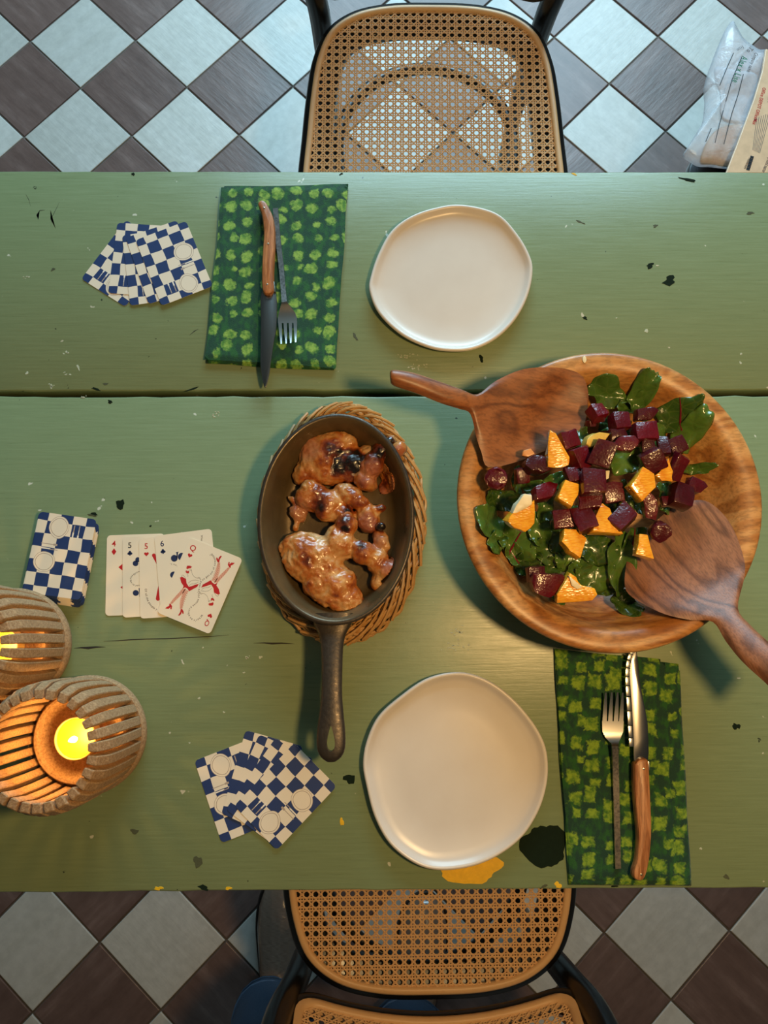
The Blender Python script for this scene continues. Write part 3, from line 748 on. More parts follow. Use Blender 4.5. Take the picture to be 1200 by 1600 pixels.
def text_on(path, s, size, mat, parent, up=None, name='lettering', bold=0, spread=True):
    """letters set along a path of world points"""
    L = [0]
    for i in range(1, len(path)): L.append(L[-1]+(path[i]-path[i-1]).length)
    adv = [glyph(c)[2] if c != ' ' else .3 for c in s]; tot = sum(adv)*size
    k = L[-1]/tot if spread else 1; V, F = [], []; pos = 0; j = 1
    up = up or Vector((0, 0, 1))
    for c, a in zip(s, adv):
        mid = (pos+a*size*k/2); j = 1
        while j < len(L)-1 and L[j] < mid: j += 1
        t = (path[j]-path[j-1]).normalized(); p = path[j-1]+t*(mid-L[j-1]); nrm = up; y = nrm.cross(t).normalized()
        if c != ' ':
            v, f, w = glyph(c); o = len(V)
            for q in v: V.append(p+t*((q.x-w/2)*size*min(1, k))+y*(q.y*size))
            F += [tuple(i+o for i in g) for g in f]
        pos += a*size*k
    return mk(name, V, F, mat, parent, smooth=False)
def cardtext(cardo, s, x, y, h, mat, name='rank'):
    z = CT+.00003; m = W(cardo); n = sum(glyph(c)[2] for c in s)*h/.7
    a, b = m @ Vector((x-n/2, y, z)), m @ Vector((x+n/2, y, z))
    return text_on([a, b], s, h/.7, mat, cardo, name=name)
def heart(cx, cy, s, fl=1):
    return [(cx+s*.5*math.sin(t)**3, cy+fl*s*.031*(13*math.cos(t)-5*math.cos(2*t)-2*math.cos(3*t)-math.cos(4*t))) for t in [k*2*math.pi/28 for k in range(28)]]
def club(cx, cy, s, fl=1):
    r = s*.27; out = [disc(r, r, 16, cx, cy+fl*s*.22), disc(r, r, 16, cx-s*.26, cy-fl*s*.1), disc(r, r, 16, cx+s*.26, cy-fl*s*.1)]
    return out+[[(cx-s*.06, cy+fl*s*.1), (cx+s*.06, cy+fl*s*.1), (cx+s*.17, cy-fl*s*.52), (cx-s*.17, cy-fl*s*.52)]]
for cardo, r, su, mt in zip(FC, '4556Q', 'dchch', (INK_R, INK_B, INK_R, INK_B, INK_R)):
    for fl in (1, -1):
        x, y = -23.5*fl, 33.2*fl
        n = cardtext(cardo, r, -.0235, .0315, .0062, mt if r != '5' or su != 'c' else INK_K) if fl == 1 else None
        sh = {'d': [[(x-2.6, y-7.6*fl), (x, y-11.4*fl), (x+2.6, y-7.6*fl), (x, y-3.8*fl)]], 'h': [heart(x, y-7.4*fl, 5.2, fl)], 'c': club(x, y-7.4*fl, 5.2, fl)}[su]
        if fl == 1 or r == 'Q': ink(cardo, sh, mt, 'suit_mark')
        if fl == -1 and r == 'Q':
            m = W(cardo); a, b = m @ Vector((.0262, -.0315, CT+.00003)), m @ Vector((.0208, -.0315, CT+.00003)); text_on([a, b], 'Q', .0088, INK_R, cardo, name='rank')
ink(FC[0], [[(262, 535), (405, 420), (560, 535), (405, 650)], [(285, 770), (415, 690), (560, 770), (415, 860)]], INK_R, 'pip', cq)
ink(FC[1], [disc(30, 30, 18, 490, 447), disc(33, 33, 18, 463, 490), disc(30, 30, 18, 535, 490), disc(36, 34, 18, 466, 836), disc(36, 34, 18, 550, 836), [(500, 780), (520, 780), (520, 882), (508, 882)]], INK_B, 'pip', cq)
tear = lambda x0, y0, x1, y1, w: [(x0, y0)]+[(x1+w*math.cos(a), y1+w*math.sin(a)) for a in [math.atan2(y1-y0, x1-x0)-1.7+k*.34 for k in range(11)]]
ink(FC[2], [tear(712, 500, 678, 395, 22), tear(730, 752, 726, 903, 25)], INK_R, 'pip', cq)
ink(FC[3], [disc(40, 40, 18, 917, 430), disc(46, 46, 18, 1005, 412), [(944, 372), (960, 372), (957, 430), (942, 430)], [(935, 360), (968, 352), (960, 374), (945, 376)], disc(42, 40, 18, 910, 625), disc(42, 40, 18, 990, 640)], INK_B, 'pip', cq)
def path_on(cardo, pts, conv): return catmull([P(*conv(x, y), cardo.location.z+CT+.00003) for x, y in pts], 6, False)
text_on(path_on(FC[1], [(512, 575), (470, 595), (425, 625), (400, 665), (402, 705), (430, 740), (470, 757), (512, 752)], cq), 'would you like to you', .0026, INK_K, FC[1])
text_on(path_on(FC[2], [(572, 785), (575, 830), (590, 905), (625, 970), (665, 1015), (715, 1040)], cq), 'Of all the people y', .0032, INK_G, FC[2])
text_on(path_on(FC[3], [(965, 522), (940, 505), (905, 492), (865, 490)], cq), 'you t,', .0028, INK_G, FC[3])
text_on(path_on(FC[3], [(590, 130), (592, 165), (590, 205)], q8), 'What', .003, INK_G, FC[3])
QN = FC[4]; rot180 = lambda pts: [(1160-x, 1522-y) for x, y in pts]
def both(polys, mat, name, lift=.00003): ink(QN, polys+[rot180(p) for p in polys], mat, name, q8, lift)
leg1 = [(360, 795), (405, 800), (372, 850), (320, 905), (270, 950), (228, 992), (205, 982), (240, 930), (285, 880), (325, 840)]
leg2 = [(392, 800), (440, 830), (405, 872), (384, 930), (368, 1000), (358, 1048), (328, 1048), (326, 985), (334, 930), (352, 880), (365, 840)]
both([leg1, leg2], INK_P, 'stockings')
def stroke(pts, wd):
    p = catmull([(x, y, 0) for x, y in pts], 4, False); a, b = [], []
    for i, q in enumerate(p):
        t = (p[min(i+1, len(p)-1)]-p[max(i-1, 0)]).normalized(); n = Vector((-t.y, t.x, 0))*wd/2; a.append((q+n)[:2]); b.append((q-n)[:2])
    return a+b[::-1]
hatch = []
for l0, l1, e0, e1 in (((360, 795), (205, 982), (405, 800), (228, 992)), ((375, 815), (328, 1048), (435, 830), (358, 1048))):
    for k in range(9):
        t0, t1 = k/9, min(1, k/9+.16); g = lambda a, b, t: (a[0]+(b[0]-a[0])*t, a[1]+(b[1]-a[1])*t)
        hatch += [stroke([g(l0, l1, t0), g(e0, e1, t1)], 3), stroke([g(e0, e1, t0), g(l0, l1, t1)], 3)]
both(hatch, plain('stocking_net_ink', lin(196, 112, 96), 0.5), 'stocking_net', .00006)
both([[(330, 660), (355, 650), (405, 675), (412, 730), (440, 775), (470, 768), (520, 750), (565, 738), (545, 775), (500, 800), (445, 830), (420, 795), (395, 782), (362, 796), (375, 765), (345, 720)],
      [(415, 520), (430, 508), (448, 516), (455, 505), (462, 518), (482, 520), (465, 532), (478, 540), (445, 545), (415, 554), (410, 540)],
      [(400, 575), (412, 568), (420, 585), (430, 570), (446, 582), (440, 605), (425, 608), (410, 600), (402, 592)],
      [(196, 985), (215, 990), (232, 1020), (224, 1055), (207, 1056), (213, 1028), (188, 1050), (145, 1046), (165, 1026), (195, 1012)],
      [(340, 1050), (360, 1055), (375, 1085), (376, 1112), (360, 1110), (352, 1085), (345, 1112), (325, 1135), (305, 1132), (320, 1110), (332, 1090)]], INK_R, 'printed_picture', .00007)
both([stroke(p, 3.0) for p in ([(400, 670), (380, 640), (360, 628), (345, 650)], [(475, 560), (485, 620), (525, 660), (570, 668), (585, 690)], [(432, 730), (470, 700), (520, 690), (570, 700)], [(445, 765), (470, 740), (520, 735), (560, 715)],
      [(548, 668), (565, 655), (580, 665), (592, 690)], [(450, 556), (470, 560), (462, 575), (446, 572)], [(415, 610), (430, 635), (425, 650)])], INK_G, 'printed_lines', .00005)
text_on(path_on(QN, [(600, 1115), (565, 1165), (520, 1185), (475, 1165), (447, 1115), (455, 1060), (490, 1025), (545, 975), (570, 915), (572, 830), (585, 760), (602, 712), (650, 670), (720, 620), (755, 560), (775, 490), (775, 430), (750, 380), (705, 360)], q8),
        "What's an absurd excuse you've used to get out of something?", .0030, INK_G, QN)

# ------------------------------------------------------------------ woven trivet and pan
pc = P(525, 808, T+.062); ax = (P(648, 800, T+.062)-P(402, 815, T+.062)).length/2; ay = (P(519, 974, T+.062)-P(527, 643, T+.062)).length/2
_d = P(527, 643, T+.062)-P(519, 974, T+.062); PR = math.atan2(_d.y, _d.x)-math.pi/2
def pel(rx, ry, z, n=72, c=pc): return [(c.x+math.cos(PR)*rx*math.cos(a)-math.sin(PR)*ry*math.sin(a), c.y+math.sin(PR)*rx*math.cos(a)+math.cos(PR)*ry*math.sin(a), z) for a in [k*2*math.pi/n for k in range(n)]]
tc = P(534, 812, T+.02); tx = (P(667, 800, T+.02)-P(403, 830, T+.02)).length/2; ty = (P(540, 622, T+.02)-P(552, 1003, T+.02)).length/2
tri = thing('woven_trivet', 'oval woven wicker trivet under the cast iron pan', 'trivet', (tc.x, tc.y, T), PR)
V = []; r = random.Random(12)
for k in range(11):
    off = .0015+k*.0019; ph = r.uniform(0, 6.28); n = 144; pts = []
    zc = .0185-.010*abs(k-4)/4*(1 if k < 4 else .8)
    for i in range(n):
        a = i*2*math.pi/n; wv = math.sin(a*26+(k % 2)*math.pi+ph*.15)
        d = off+.0012*math.sin(a*5+ph)+.0016*wv; q = pel(tx-d, ty-d, 0, 1, tc)[0]
        x = tc.x+math.cos(PR)*(tx-d)*math.cos(a)-math.sin(PR)*(ty-d)*math.sin(a); y = tc.y+math.sin(PR)*(tx-d)*math.cos(a)+math.cos(PR)*(ty-d)*math.sin(a)
        pts.append((x, y, T+max(.0022, zc+.0022*wv)))
    V.append(tube(pts, .0016+.0005*r.random(), 6, closed=True))
v, f = join(V); tag(mk('wicker_strands', v, f, WICKER, tri), kind='stuff')
V = []
for k in range(34):
    a0 = k*2*math.pi/34; pts = []
    for j in range(7):
        t = j/6; a = a0+.50*t; d = .0005+.0175*t+.001*math.sin(k*2.1); z = T+.0135+.0095*math.sin(3.0*t+.15)
        x = tc.x+math.cos(PR)*(tx-d)*math.cos(a)-math.sin(PR)*(ty-d)*math.sin(a); y = tc.y+math.sin(PR)*(tx-d)*math.cos(a)+math.cos(PR)*(ty-d)*math.sin(a); pts.append((x, y, z))
    V.append(tube(pts, .0017, 6))
v, f = join(V); tag(mk('wrapping_strands', v, f, WICKER, tri), kind='stuff')
V = [tube([(x, y, T+.0045) for x, y, z in pel(tx*k, ty*k, 0, 60, tc)], .0042, 6, closed=True) for k in (.12, .24, .36, .48, .6, .72)]
V.append(loft([pel(tx*.78, ty*.78, T+.0005, 60, tc), pel(tx*.78, ty*.78, T+.0060, 60, tc)]))
v, f = join(V); mk('woven_base', v, f, WICKER, tri)
ZP = T+.0132
pan = thing('cast_iron_pan', 'small oval cast iron pan holding grilled chicken on the wicker trivet', 'pan', (pc.x, pc.y, ZP), PR)
zr = T+.062
prof = [(.030, ZP, 0), (.024, ZP, 0), (.019, ZP+.003, 0), (.006, zr-.014, 0), (.0012, zr-.004, 0), (0, zr-.0012, 0), (.0012, zr, 0), (.0038, zr+.0003, 1), (.0054, zr-.0012, 1), (.010, zr-.013, 1), (.0185, ZP+.013, 1), (.0225, ZP+.007, 1), (.030, ZP+.0052, 1), (.05, ZP+.005, 1)]
rings = [pel(ax-d, ay-d, z, 96) for d, z, q in prof]; rings.append([(pc.x+(x-pc.x)*.1, pc.y+(y-pc.y)*.1, z) for x, y, z in rings[-1]])
v, f = loft(rings)
mk('pan_body', v, f, [IRON, IRONIN], pan, fm=[0 if i < 96*7 else 1 for i in range(len(f)-2)]+[0, 1], ang=60)
# handle with a hanging hole
hs = [((520, 958), 33, .052, .012), ((519.5, 976), 29, .053, .012), ((519, 992), 21, .0545, .011), ((518.5, 1012), 17.5, .057, .011), ((518.5, 1050), 16, .061, .0105), ((518, 1085), 16, .064, .010), ((517.5, 1115), 18.5, .066, .0095), ((517, 1145), 21.5, .067, .009), ((517, 1170), 21, .0672, .009), ((517, 1184), 15, .067, .008), ((517, 1191), 6, .0665, .006)]
rings = []
cs = catmull([P(x, y, T+z) for (x, y), h, z, t in hs], 3, False); hw = catmull([(h/1530, t, 0) for _, h, z, t in hs], 3, False)
for p, q in zip(cs, hw):
    rings.append([(p.x+math.cos(a)*q.x*(1 if abs(math.cos(a)) < .8 else 1), p.y, p.z-.003+abs(math.sin(a))**.8*math.copysign(1, math.sin(a))*q.y*.5) for a in [k*2*math.pi/20 for k in range(20)]])
v, f = loft([r[::-1] for r in rings])
hd = mk('handle', v, f, IRON, pan, ang=0)
hole = [P(x, y, T+.066) for x, y in ((517, 1134), (521, 1146), (523.5, 1160), (522, 1170), (517, 1174), (512, 1170), (510.5, 1160), (513, 1146))]
hp = ccw([(p.x, p.y) for p in catmull(hole, 3)])
v, f = loft([[(x, y, T+.04) for x, y in hp], [(x, y, T+.09) for x, y in hp]])
cut = mk('cutter', v, f, IRON)
cut.data.flip_normals() if area2(hp) < 0 else None
md = hd.modifiers.new('hole', 'BOOLEAN'); md.operation = 'DIFFERENCE'; md.object = cut; md.solver = 'EXACT'
dg = bpy.context.evaluated_depsgraph_get(); me = bpy.data.meshes.new_from_object(hd.evaluated_get(dg)); hd.modifiers.clear(); hd.data = me
bpy.data.objects.remove(cut)
me.polygons.foreach_set('use_smooth', [True]*len(me.polygons)); me.set_sharp_from_angle(angle=math.radians(50))

# ------------------------------------------------------------------ chicken
m = M('grilled_chicken', rough=0.3); m.b.inputs['Coat Weight'].default_value = 0.5; m.b.inputs['Coat Roughness'].default_value = 0.12
m.b.inputs['Subsurface Weight'].default_value = 0.12; m.b.inputs['Subsurface Radius'].default_value = (0.004, 0.002, 0.001)
at = m.n('ShaderNodeAttribute', attribute_name='sear').outputs['Color']; sc = m.n('ShaderNodeSeparateColor', {0: at})
k = m.math('ADD', sc.outputs[0], m.math('MULTIPLY', m.math('SUBTRACT', m.noise(75, 4, 0.6), 0.5), 0.85))
k = m.math('ADD', k, m.math('MULTIPLY', m.math('SUBTRACT', m.noise(240, 3, 0.6), 0.5), 0.30))
base = m.ramp(k, [(0.0, lin(216, 178, 130)), (0.20, lin(204, 146, 84)), (0.40, lin(184, 104, 40)), (0.60, lin(132, 58, 22)), (0.80, lin(78, 32, 16)), (0.95, lin(26, 18, 14))])
base = m.mix(m.ramp(sc.outputs[1], [(0.3, G(0)), (0.8, G(0.7))]), base, lin(172, 108, 84))
CHICK = m.col(base).bump(m.math('ADD', m.noise(130, 5, 0.65), m.math('MULTIPLY', m.noise(420, 3), 0.4)), 0.55, 0.0016).m
def blob(cx, cy, z, rx, ry, rz, rot=0, n=14):
    """an ellipsoid; pixel centre and pixel radii, z and rz in metres above the pan floor"""
    c = P(cx, cy, T+.032); k = 1/1490; V, F = [], []; ca, sa = math.cos(-rot), math.sin(-rot)
    for i in range(n//2+1):
        for j in range(n):
            p, t = math.pi*i/(n//2), 2*math.pi*j/n; x, y, w = rx*k*math.sin(p)*math.cos(t), ry*k*math.sin(p)*math.sin(t), rz*math.cos(p)
            V.append(Vector((c.x+x*ca-y*sa, c.y+x*sa+y*ca, ZP+.0055+z+w)))
    for i in range(n//2):
        for j in range(n): a, b = i*n+j, i*n+(j+1) % n; F.append((a, a+n, b+n, b))
    return V, F
def pan_floor(x, y):
    X, Y = x-pc.x, y-pc.y; u, v = X*math.cos(PR)+Y*math.sin(PR), -X*math.sin(PR)+Y*math.cos(PR)
    d = (1-math.hypot(u/ax, v/ay))*(ax if abs(u/ax) > abs(v/ay) else ay)
    st = [(.030, ZP+.0054), (.0225, ZP+.0072), (.0185, ZP+.0132), (.010, zr-.013), (.0054, zr-.001)]
    if d >= .03 or d < .0045: return ZP+.0054 if d >= .03 else ZP
    for (d1, z1), (d0, z0) in zip(st, st[1:]):
        if d0 <= d <= d1: return z1+(z0-z1)*(d1-d)/(d1-d0)
    return zr
def chicken(blobs, sears, pinks, label, seed, name='chicken_piece'):
    v, f = join([blob(*b) for b in blobs]); c = sum(v, Vector())/len(v); c.z = ZP+.0055
    o = mk(name, v, f, CHICK, loc=c)
    md = o.modifiers.new('r', 'REMESH'); md.mode = 'VOXEL'; md.voxel_size = .0014
    sm = o.modifiers.new('s', 'SMOOTH'); sm.iterations = 4; sm.factor = .5
    dg = bpy.context.evaluated_depsgraph_get(); me = bpy.data.meshes.new_from_object(o.evaluated_get(dg)); o.modifiers.clear(); o.data = me
    if not me.materials: me.materials.append(CHICK)
    nr = [q.normal.copy() for q in me.vertices]; cl = me.color_attributes.new('sear', 'FLOAT_COLOR', 'POINT')
    S3 = [(P(x, y, T+.045), r/1490, s) for x, y, r, s in sears]; P3 = [(P(x, y, T+.045), r/1490) for x, y, r in pinks]
    for i, q in enumerate(me.vertices):
        w = q.co+c; n1 = noise.noise(w*55+Vector((seed, 0, 0))); n2 = noise.noise(w*130+Vector((0, seed, 0))); n3 = noise.noise(w*300)
        d = .0034*n1+.0020*abs(n2)+.0007*n3
        q.co += nr[i]*d
        for _ in range(14):
            if pan_floor(q.co.x+c.x, q.co.y+c.y)-c.z+.0006 < max(q.co.z, .0008): break
            t = Vector((pc.x-c.x-q.co.x, pc.y-c.y-q.co.y, 0)); q.co += t.normalized()*.0012
        q.co.z = max(q.co.z, .0006)
        s = .22+.22*n1+.30*max(0, n2)
        for p, r, a in S3:
            dd = (Vector((w.x-p.x, w.y-p.y, 0)).length+.004*n2)/r
            if dd < 1: s += a*(1-dd*dd)
        pk = max([0]+[1-(Vector((w.x-p.x, w.y-p.y, 0)).length/r)**2 for p, r in P3])
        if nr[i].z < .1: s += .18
        cl.data[i].color = (max(0, min(1, s)), pk, 0, 1)
    me.polygons.foreach_set('use_smooth', [True]*len(me.polygons)); me.update()
    return tag(o, label, 'chicken', 'pieces of grilled chicken in the pan')
chicken([(500, 715, .012, 38, 40, .016, .1), (520, 700, .014, 42, 28, .016, -.2), (545, 725, .012, 45, 30, .015, .1), (475, 735, .008, 20, 22, .012, 0), (575, 712, .012, 22, 20, .013, 0), (510, 740, .010, 40, 17, .012, 0)],
        [(520, 700, 22, .55), (545, 725, 32, .75), (560, 722, 22, .65), (528, 730, 14, .5), (498, 722, 10, .25), (480, 745, 16, .25), (555, 700, 14, .3)], [(480, 700, 30)],
        'plump seared chicken thigh at the far end of the pan, pale on one side', 1.3)
chicken([(572, 752, .015, 20, 16, .014, .4), (583, 730, .020, 19, 26, .015, .55), (598, 706, .022, 15, 22, .013, .45), (608, 693, .022, 10, 12, .010, .5)],
        [(585, 722, 26, .5), (600, 700, 22, .6), (608, 690, 12, .5), (566, 750, 14, .2)], [(578, 740, 26)], 'browned drumstick shaped chicken piece leaning on the far thigh', 4.1)
chicken([(622, 707, .026, 13, 10, .008, -.5)], [], [(622, 707, 12)], 'tiny chicken nub resting near the pan rim', 2.2)
chicken([(618, 744, .010, 15, 19, .012, -.3), (607, 730, .012, 9, 14, .010, 0)], [(612, 740, 18, .3)], [(622, 748, 16)], 'small pinkish chicken scrap beside the drumstick piece', 6.2)
chicken([(490, 778, .012, 28, 25, .014, .2), (483, 762, .014, 14, 14, .012, 0), (515, 790, .012, 26, 28, .014, .1), (545, 772, .014, 26, 17, .013, .5), (560, 785, .014, 19, 12, .011, .4), (535, 805, .013, 20, 16, .013, 0), (465, 800, .007, 16, 14, .008, .3), (455, 779, .008, 9, 5, .004, .7), (462, 818, .007, 5, 11, .004, .2), (575, 808, .012, 20, 24, .012, -.4), (594, 795, .014, 10, 7, .006, -.4)],
        [(500, 775, 26, .4), (495, 795, 20, .35), (535, 800, 18, .45), (545, 797, 12, .5), (548, 764, 12, .4), (560, 785, 16, .3), (597, 793, 9, .6), (578, 815, 22, .3)], [(465, 795, 26), (572, 815, 22)],
        'knobbly chicken piece in the middle of the pan with small bony ends', 3.3)
chicken([(490, 872, .014, 52, 42, .018, .3), (470, 862, .012, 34, 30, .015, 0), (515, 910, .013, 45, 38, .017, .5), (540, 935, .011, 30, 28, .014, .3), (530, 850, .016, 28, 30, .015, -.3), (541, 822, .018, 17, 22, .012, -.1), (568, 862, .017, 26, 18, .013, .5), (590, 876, .015, 16, 22, .012, .2), (604, 893, .013, 24, 18, .013, -.3), (592, 908, .011, 14, 14, .010, 0), (596, 846, .014, 12, 18, .010, -.4)],
        [(478, 852, 20, .3), (480, 877, 14, .45), (500, 905, 26, .2), (537, 815, 20, .5), (541, 828, 8, .55), (570, 855, 20, .4), (600, 880, 18, .35), (555, 925, 20, .25), (527, 935, 20, .15), (595, 824, 9, .7), (565, 853, 10, .3), (620, 890, 10, .3)], [(590, 845, 20), (612, 890, 22)],
        'largest golden glazed chicken thigh at the handle end of the pan', 7.7)
chicken([(595, 824, .022, 6, 5, .004, 0)], [(595, 824, 9, .9)], [], 'tiny blackened chicken crumb between the two lower pieces', 9.1)

# ------------------------------------------------------------------ salad bowl
bc = P(952, 779, T+.083); BR = ((P(1191, 785, T+.083)-P(713, 770, T+.083)).length+(P(935, 546, T+.083)-P(945, 1011, T+.083)).length)/4
k = BR/.152; bc.z = T
prof = [(.0, 0), (.06, 0), (.072, .001), (.085, .004), (.115, .024), (.138, .052), (.149, .072), (.152, .080), (.1515, .085), (.148, .0875), (.140, .0872), (.132, .084), (.127, .078), (.118, .062), (.105, .045), (.088, .031), (.065, .022), (.04, .019), (.0005, .018)]
sm = catmull([(r*k, z, 0) for r, z in prof], 3, False)
def bowl_z(r):
    q = [(a*k, z) for a, z in prof[10:]]
    for (r1, z1), (r0, z0) in zip(q, q[1:]):
        if r0 <= r <= r1: return z0+(z1-z0)*(r-r0)/(r1-r0)
    return .018 if r < .01 else .09
v, f = lathe([(max(p.x, .0004), p.y) for p in sm], (bc.x, bc.y, T+.0002), 96)
tag(mk('salad_bowl', v, f, BOWLWOOD, loc=bc, ang=60), 'round chunky mango wood salad bowl full of beet and orange salad', 'bowl')
def server(name_label, pairs, mat, ndip, neck, tail):
    """pairs of edge pixels from the handle's end to the blade's front, with height and thickness"""
    L = catmull([P(a[0], a[1], T+z) for a, b, z, t, d in pairs], 4, False); R = catmull([P(b[0], b[1], T+z) for a, b, z, t, d in pairs], 4, False); Q = catmull([(t, d, 0) for a, b, z, t, d in pairs], 4, False)
    rings = []; n = 13
    for l, r, q in zip(L, R, Q):
        top, bot = [], []
        for i in range(n):
            u = i/(n-1); s = 4*u*(1-u); p = l*(1-u)+r*u; ed = (max(0, 1-(2*u-1)**2))**.42
            top.append(p+Vector((0, 0, q.x*.5*ed-q.y*s))); bot.append(p+Vector((0, 0, -q.x*.5*ed-q.y*s)))
        rings.append(top+bot[::-1])
    v, f = loft(rings); a = (L[0]+R[0])/2; b = (L[-1]+R[-1])/2; d = b-a
    o = bpy.data.objects.new('salad_server', bpy.data.meshes.new('salad_server')); COL.objects.link(o)
    o.location = (a+b)/2; o.rotation_euler = (0, 0, math.atan2(d.y, d.x)); inv = W(o).inverted()
    o.data.from_pydata([inv @ p for p in v], [], f); o.data.materials.append(mat); o.data.polygons.foreach_set('use_smooth', [True]*len(f)); o.data.set_sharp_from_angle(angle=math.radians(65))
    return tag(o, name_label, 'salad server', 'pair of wooden salad servers')
server('reddish teak salad server pointing to the upper plate, its blade under the beets', [((609, 584), (611, 598), .128, .016, 0), ((614, 579), (620, 604), .128, .019, 0), ((645, 583), (655, 616), .124, .020, 0), ((685, 596), (692, 631), .117, .019, 0), ((722, 609), (718, 639), .111, .017, 0), ((746, 616), (735, 647), .107, .014, .001),
    ((775, 595), (744, 682), .104, .011, .003), ((817, 577), (752, 706), .102, .009, .006), ((860, 574), (763, 730), .098, .0075, .008), ((891, 578), (806, 722), .091, .0065, .010), ((911, 589), (852, 704), .087, .006, .008), ((919, 613), (890, 688), .084, .0055, .005), ((918, 642), (910, 674), .082, .004, .001)], SERVER_A, 0, 0, 0)
server('brown streaky teak salad server leaning over the rim towards the blotted napkin', [((1260, 1058), (1228, 1096), .150, .015, 0), ((1252, 1048), (1216, 1088), .148, .019, 0), ((1232, 1030), (1197, 1068), .142, .020, 0), ((1200, 1002), (1160, 1034), .131, .019, 0), ((1172, 976), (1134, 1002), .120, .017, 0), ((1153, 950), (1114, 972), .111, .014, .001),
    ((1163, 903), (1080, 969), .104, .011, .004), ((1163, 876), (1040, 960), .099, .009, .008), ((1151, 838), (1004, 943), .094, .0075, .010), ((1134, 808), (978, 922), .089, .0065, .010), ((1108, 785), (978, 885), .084, .006, .008), ((1082, 782), (986, 862), .079, .0055, .005), ((1050, 792), (1004, 832), .075, .004, .001)], SERVER_B, 0, 0, 0)

# ------------------------------------------------------------------ salad
sc_ = P(935, 768, T+.07)
def mound(x, y):
    """height of the pile of greens above the table"""
    rb = math.hypot(x-bc.x, y-bc.y); dx, dy = (x-sc_.x)/.118, (y-sc_.y)/.128; q = max(0, 1-dx*dx-dy*dy)
    return max(bowl_z(rb)+.002, .030+.052*q**.6)
def on_mound(px, py, up=0):
    z = .07
    for _ in range(4): p = P(px, py, T+z); z = mound(p.x, p.y)+up
    return P(px, py, T+z)
m = M('beet_leaf', rough=0.24); m.b.inputs['Coat Weight'].default_value = 0.35; m.b.inputs['Coat Roughness'].default_value = 0.1
rnd = m.n('ShaderNodeObjectInfo').outputs['Random']
vo = m.n('ShaderNodeTexVoronoi', {'Vector': m.obj(), 'Scale': 95.0}, feature='DISTANCE_TO_EDGE').outputs['Distance']
g = m.mix(m.noise(60, 3), m.mix(rnd, lin(26, 52, 16), lin(48, 82, 26)), m.mix(rnd, lin(50, 80, 28), lin(112, 150, 62)))
g = m.mix(m.ramp(vo, [(0.02, G(0.4)), (0.08, G(0))]), g, lin(96, 116, 52))
g = m.mix(m.ramp(m.noise(35, 2), [(0.62, G(0)), (0.75, G(0.6))]), g, lin(66, 22, 26))
LEAF = m.col(g).bump(m.math('ADD', m.math('MULTIPLY', vo, 2.0), m.noise(120, 3)), 0.4, 0.0012).m
RIB = plain('beet_stem', lin(120, 16, 40), 0.3)
m = M('beet_flesh', rough=0.4); m.b.inputs['Specular IOR Level'].default_value = 0.25; m.b.inputs['Coat Weight'].default_value = 0.55; m.b.inputs['Coat Roughness'].default_value = 0.05
rnd = m.n('ShaderNodeObjectInfo').outputs['Random']; n = m.noise(110, 4)
g = m.mix(n, m.mix(rnd, lin(38, 4, 8), lin(62, 5, 13)), m.mix(rnd, lin(78, 7, 14), lin(122, 12, 28)))
m.col(g).bump(m.math('ADD', n, m.math('MULTIPLY', m.noise(420, 3), .4)), 0.55, 0.0014)
m.t.links.new(m.b.inputs['Normal'].links[0].from_socket, m.b.inputs['Coat Normal']); BEET = m.m
m = M('orange_flesh', rough=0.22); m.b.inputs['Subsurface Weight'].default_value = 0.25; m.b.inputs['Subsurface Radius'].default_value = (0.006, 0.003, 0.001)
m.b.inputs['Coat Weight'].default_value = 0.4
vo = m.n('ShaderNodeTexVoronoi', {'Vector': m.mapping((1, 3.2, 1)), 'Scale': 190.0}).outputs['Distance']
g = m.ramp(vo, [(0.0, lin(252, 184, 60)), (0.5, lin(248, 172, 44)), (0.9, lin(238, 152, 30))])
g = m.mix(m.ramp(m.noise(70, 2), [(0.60, G(0)), (0.75, G(0.5))]), g, lin(206, 70, 24))
ORANGE = m.col(g).bump(vo, 0.4, 0.0008).m
PITH = plain('orange_pith', lin(244, 222, 178), 0.45, 90)
PITHR = plain('beet_stained_pith', lin(226, 128, 120), 0.4, 90)
